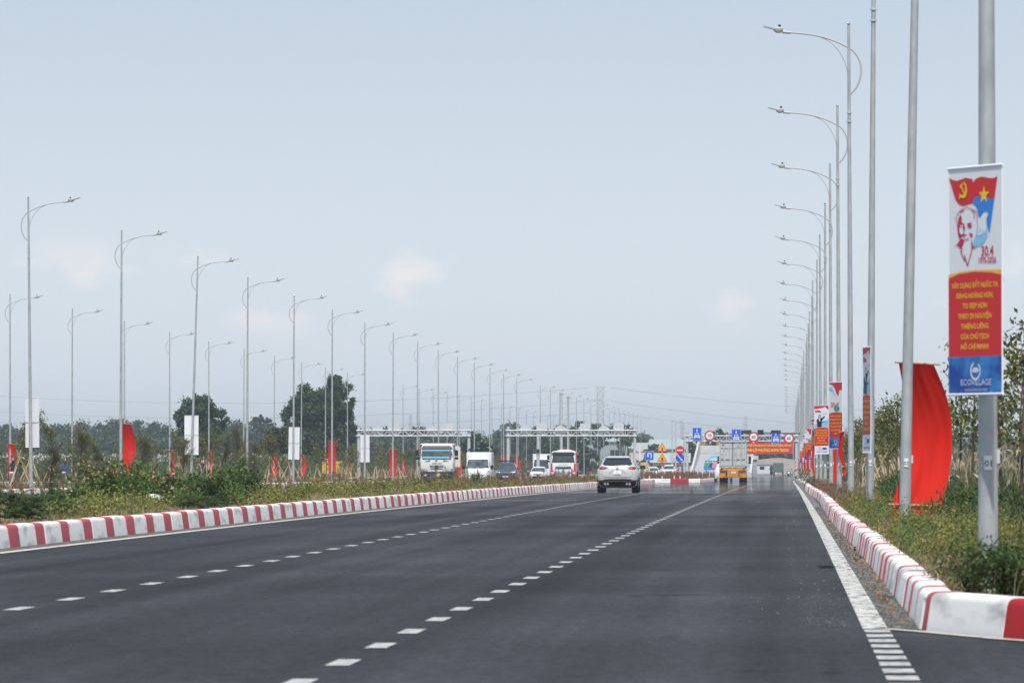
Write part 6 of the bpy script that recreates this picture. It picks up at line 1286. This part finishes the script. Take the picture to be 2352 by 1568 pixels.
shed('long shed with a pale green roof behind the amber triangles', 1446, 1600, 1031, 1016, 1060., wall_c); shed('higher shed with a pale green roof among the far trees', 1492, 1662, 1020, 1008, 1160., wall_g); shed('shed with a whitish green roof behind the oncoming gantry', 1338, 1440, 1014, 1004, 1090., wall_g); shed('low cream shed behind the turn-back sign', 1498, 1580, 1062, 1040, 960., wall_c, 14.)
# concrete overpass ramp, painted panel and works beyond the gantry
Y = 770.; t = thing('overpass_ramp', 'pale concrete overpass ramp rising between parapets behind the container truck', 'overpass', (0, Y, gz(Y))); xl, xr = atx(1590, Y), atx(1722, Y); zd = at(0, 1043, Y+70).z-gz(Y); zw = at(0, 1023, Y+70).z-gz(Y); zp_ = at(0, 1014, Y+70).z-gz(Y)
b = MB(); b.add([(xl, 0, 0), (xr, 0, 0), (xr, 70, zd), (xl, 70, zd), (xl, 70, -.5), (xr, 70, -.5)], [(0, 1, 2, 3), (0, 3, 4), (1, 5, 2)]); b.build('deck', conc_d, t); b = MB(); b.box(((xl+xr)/2, 71, (zd+zw)/2), (xr-xl, 1.0, zw-zd)); b.build('head_wall', conc, t)
for s, x in ((-1, xl), (1, xr)): b = MB(); b.prismX([(-2, -.3), (72, -.3), (72, zp_), (66, zp_), (-2, .7)], x-.3 if s < 0 else x, x if s < 0 else x+.3); b.build('parapet', conc, t)
for px, py in ((1610, 1019), (1654, 1019)): c = at(px, py, Y+72); b = MB(); b.box((c.x, 72, c.z-gz(Y)-.2), (1.2, 1.2, 1.2)); b.build('soil_mound', clod, t)
c0 = at(1616, 1079, 735.); c1 = at(1672, 1079, 735.); ct = at(0, 1044, 735.); t = thing('mural_board', 'round-topped painted board with colourful figures behind the container truck', 'billboard', ((c0.x+c1.x)/2, 735., gz(735.))); hw = (c1.x-c0.x)/2; hh = ct.z-gz(735.); z0 = c0.z-gz(735.)
def dome(f, g): return [(-hw*f, z0)]+[(-hw*f*math.cos(R(a)), z0+(hh-z0)*g*math.sin(R(a))) for a in range(15, 180, 12)]+[(hw*f, z0)]
b = MB(); b.prismY(dome(1, 1), 0, .12); b.build('board', p_pale, t); shape([(x, z) for x, z in dome(.98, .98)], p_cyan, t, -.01, 'sky_print'); shape(dome(.95, .80), p_pale, t, -.015, 'cloud_print')
shape([(-hw*.97, z0), (hw*.97, z0), (hw*.97, z0+.35), (-hw*.97, z0+.4)], p_blue, t, -.03, 'water_print')
for i, (x, m) in enumerate(((-.8, p_green), (-.55, p_green), (-.35, p_navy), (-.12, p_pink), (.1, p_pink), (.32, p_white), (.55, p_green), (.75, p_orange))):
    x *= hw; shape([(x-.34, z0+.35), (x+.34, z0+.35), (x+.22, z0+1.0), (x-.22, z0+1.0)], m, t, -.035-.002*i, 'figure_print'); shape(circ(x, z0+1.15, .15, 12), p_skin, t, -.06, 'figure_print'); shape(circ(x, z0+1.24, .15, 12, .09), ink, t, -.062, 'figure_print')
b = MB(); b.box((-hw*.8, .2, z0/2), (.1, .1, z0+.4)); b.box((hw*.8, .2, z0/2), (.1, .1, z0+.4)); b.build('frame', steel_dk, t)
# earth bank far ahead
bank = MB(); yb = 1050.; n = 24; P = []
for j, (dy, f) in enumerate(((0, 0), (8, .6), (18, 1), (60, 1))):
    for i in range(n+1): u = i/n; x = -12+30*u; P.append((x, yb+dy, gz(yb)+f*(2.7+.5*math.sin(5*u)+.15*math.sin(23*u))))
bank.add(P, [(j*(n+1)+i, j*(n+1)+i+1, (j+1)*(n+1)+i+1, (j+1)*(n+1)+i) for j in range(3) for i in range(n)]); o = bank.build('earth_bank', M('grey earth', (.30, .25, .21), (.22, .19, .165), scale=.35, rough=.95, detail=6), None, True); o['kind'] = 'structure'
pier = thing('overpass_pier', 'pale concrete pier of the overpass right of the container truck', 'overpass', (atx(1729, 800.), 800., gz(800.))); b = MB(); b.box((0, 0, 1.3), (1.3, 2, 2.7)); b.build('pier', conc_d, pier); b = MB(); b.box((-.1, 0, 2.95), (1.9, 2.4, .6)); b.build('pier_cap', conc, pier)
wb = thing('works_cabin', 'low white site cabin far down the carriageway', 'cabin', (atx(1762, 1035.), 1035., gz(1035.))); b = MB(); b.box((0, 0, 1.1), (4.2, 2.4, 1.8)); b.build('wall', M('white sheet wall', (.66, .68, .70), rough=.6), wb); b = MB(); b.box((0, -.1, 2.28), (5.3, 2.8, .14)); b.build('roof', conc_d, wb); b = MB(); b.box((-1, -1.21, 1.3), (.9, .05, .6)); b.box((1, -1.21, 1.3), (.9, .05, .6)); b.build('window', glass, wb)
scrap('blue_tarpaulin', 'blue tarpaulin heap at the far end of the right verge', (atx(1812, 930.), 930., gz(930.)+.4), (.42, .6, .55), p_pale, 9, .8)

# ------------------------------------------------------------------ power line and masts
def pylon(label, px, ptop, Y, wpx, group=None, arms=True):
    t = thing('pylon', label, 'pylon', (atx(px, Y), Y, gz(Y)), 0, group); Hh = at(0, ptop, Y).z-gz(Y); w0 = wpx*Y/F/2; r = .16*Y/2000.; lv = [0, .28, .40, .50, .60, .70, .80, .90, 1.0]; hw = lambda s: w0*(1+2.0*max(0, (.40-s)/.40))
    b = MB()
    for sx_, sy_ in ((-1, -1), (1, -1), (1, 1), (-1, 1)): b.tube([(sx_*hw(s), sy_*hw(s), Hh*s) for s in lv], r, 4)
    b.build('legs', galv_far, t); b = MB()
    for s0, s1 in zip(lv[:-1], lv[1:]):
        for yy in (-1, 1): b.tube([(-hw(s0), yy*hw(s0), Hh*s0), (hw(s1), yy*hw(s1), Hh*s1)], r*.7, 3); b.tube([(hw(s0), yy*hw(s0), Hh*s0), (-hw(s1), yy*hw(s1), Hh*s1)], r*.7, 3)
        b.tube([(-hw(s1), -hw(s1), Hh*s1), (hw(s1), -hw(s1), Hh*s1)], r*.7, 3)
    b.build('bracing', galv_far, t)
    if arms:
        for s in (.66, .84, 1.0): b = MB(); A = w0*(3.0 if s < 1 else 1.6); b.tube([(-A, 0, Hh*s), (A, 0, Hh*s)], r, 4); b.tube([(-A, 0, Hh*s), (-w0, 0, Hh*(s+.03))], r*.7, 3); b.tube([(A, 0, Hh*s), (w0, 0, Hh*(s+.03))], r*.7, 3); b.build('cross_arm', galv_far, t)
    return t
pylon('tall lattice pylon rising behind the oncoming gantry', 1379, 890, 2000., 15)
for px, pt, Y, wd in ((943, 953, 3600., 6), (961, 966, 4200., 5), (1566, 966, 3800., 5), (1713, 958, 3000., 6), (186, 962, 3800., 6)): pylon('faint distant lattice pylon above the far wood', px, pt, Y, wd, 'faint distant pylons')
wire_m = M('cable', (.16, .17, .18), rough=.6)
def wire(label, a, b_, sag, r=.055):
    m = MB(); P = [a.lerp(b_, i/24)+Vector((0, 0, -sag*4*(i/24)*(1-i/24))) for i in range(25)]; m.tube(P, r, 4, cap=False); tag(m.build('power_cable', wire_m), label, 'cable', 'power cables across the sky')
for pl, pyl in (((-60, 905), 890), ((-60, 941), 921), ((-60, 965), 947)): wire('thin power cable crossing the sky above the far wood', at(pl[0], pl[1], 2300.), at(1379-24, pyl, 2000.), 5)
for pr_, pyl in (((2420, 934), 890), ((2420, 982), 921), ((2420, 1005), 947)): wire('thin power cable crossing the sky above the far wood', at(1379+24, pyl, 2000.), at(pr_[0], pr_[1], 2500.), 5)
for k, (px, pt, Y) in enumerate(((1544, 967, 800.), (1552, 971, 830.), (1571, 972, 760.))):
    x = atx(px, Y); t = thing('signal_mast', 'slim grey mast with a short bracket behind the warning signs', 'mast', (x, Y, gz(Y)), 0, 'slim masts behind the warning signs'); Hh = at(0, pt, Y).z-gz(Y); b = MB(); b.tube([(0, 0, 0), (0, 0, Hh)], [.13, .08], 8); b.build('pole', galv_far, t, True); b = MB(); b.box((.35, 0, Hh+.03), (.7, .16, .08)); b.build('bracket', lampgrey, t)
for k, (px, pt, Y) in enumerate(((1289.5, 906, 760.), (1305, 914, 800.))):
    x = atx(px, Y); t = thing('camera_mast', 'thick grey mast with a small box on top behind the oncoming gantry', 'mast', (x, Y, gz(Y)), 0, 'thick masts behind the oncoming gantry'); Hh = at(0, pt, Y).z-gz(Y); b = MB(); b.tube([(0, 0, 0), (0, 0, Hh)], [.22, .15], 10); b.build('pole', galv_far, t, True); b = MB(); b.cbox((0, 0, Hh+.1), (.7, .4, .25), .04); b.build('camera_box', lampgrey, t)
Y = 560.; t = thing('camera_mast', 'stout pole with a dark camera standing under the oncoming gantry', 'mast', (atx(1236, Y), Y, gz(Y))); b = MB(); b.tube([(0, 0, 0), (0, 0, at(0, 1000, Y).z-gz(Y))], [.2, .17], 10); b.build('pole', galv_far, t, True); b = MB(); b.cbox((0, -.2, at(0, 1035, Y).z-gz(Y)), (.3, .3, .35), .05); b.build('camera', black, t)
# ------------------------------------------------------------------ haze
hz = MB(); hz.box((0, 3260, (-4+46)/2), (6040, 6700, 50)); ho = hz.build('haze', None); ho['kind'] = 'stuff'
hm = bpy.data.materials.new('haze air'); hm.use_nodes = True; t_ = hm.node_tree
for n_ in list(t_.nodes): t_.nodes.remove(n_)
out = N(t_, 'ShaderNodeOutputMaterial'); pv = N(t_, 'ShaderNodeVolumePrincipled'); pv.inputs['Color'].default_value = (.84, .92, 1.0, 1); pv.inputs['Density'].default_value = HAZE_D; pv.inputs['Anisotropy'].default_value = .2
t_.links.new(pv.outputs[0], out.inputs['Volume']); ho.data.materials.clear(); ho.data.materials.append(hm)
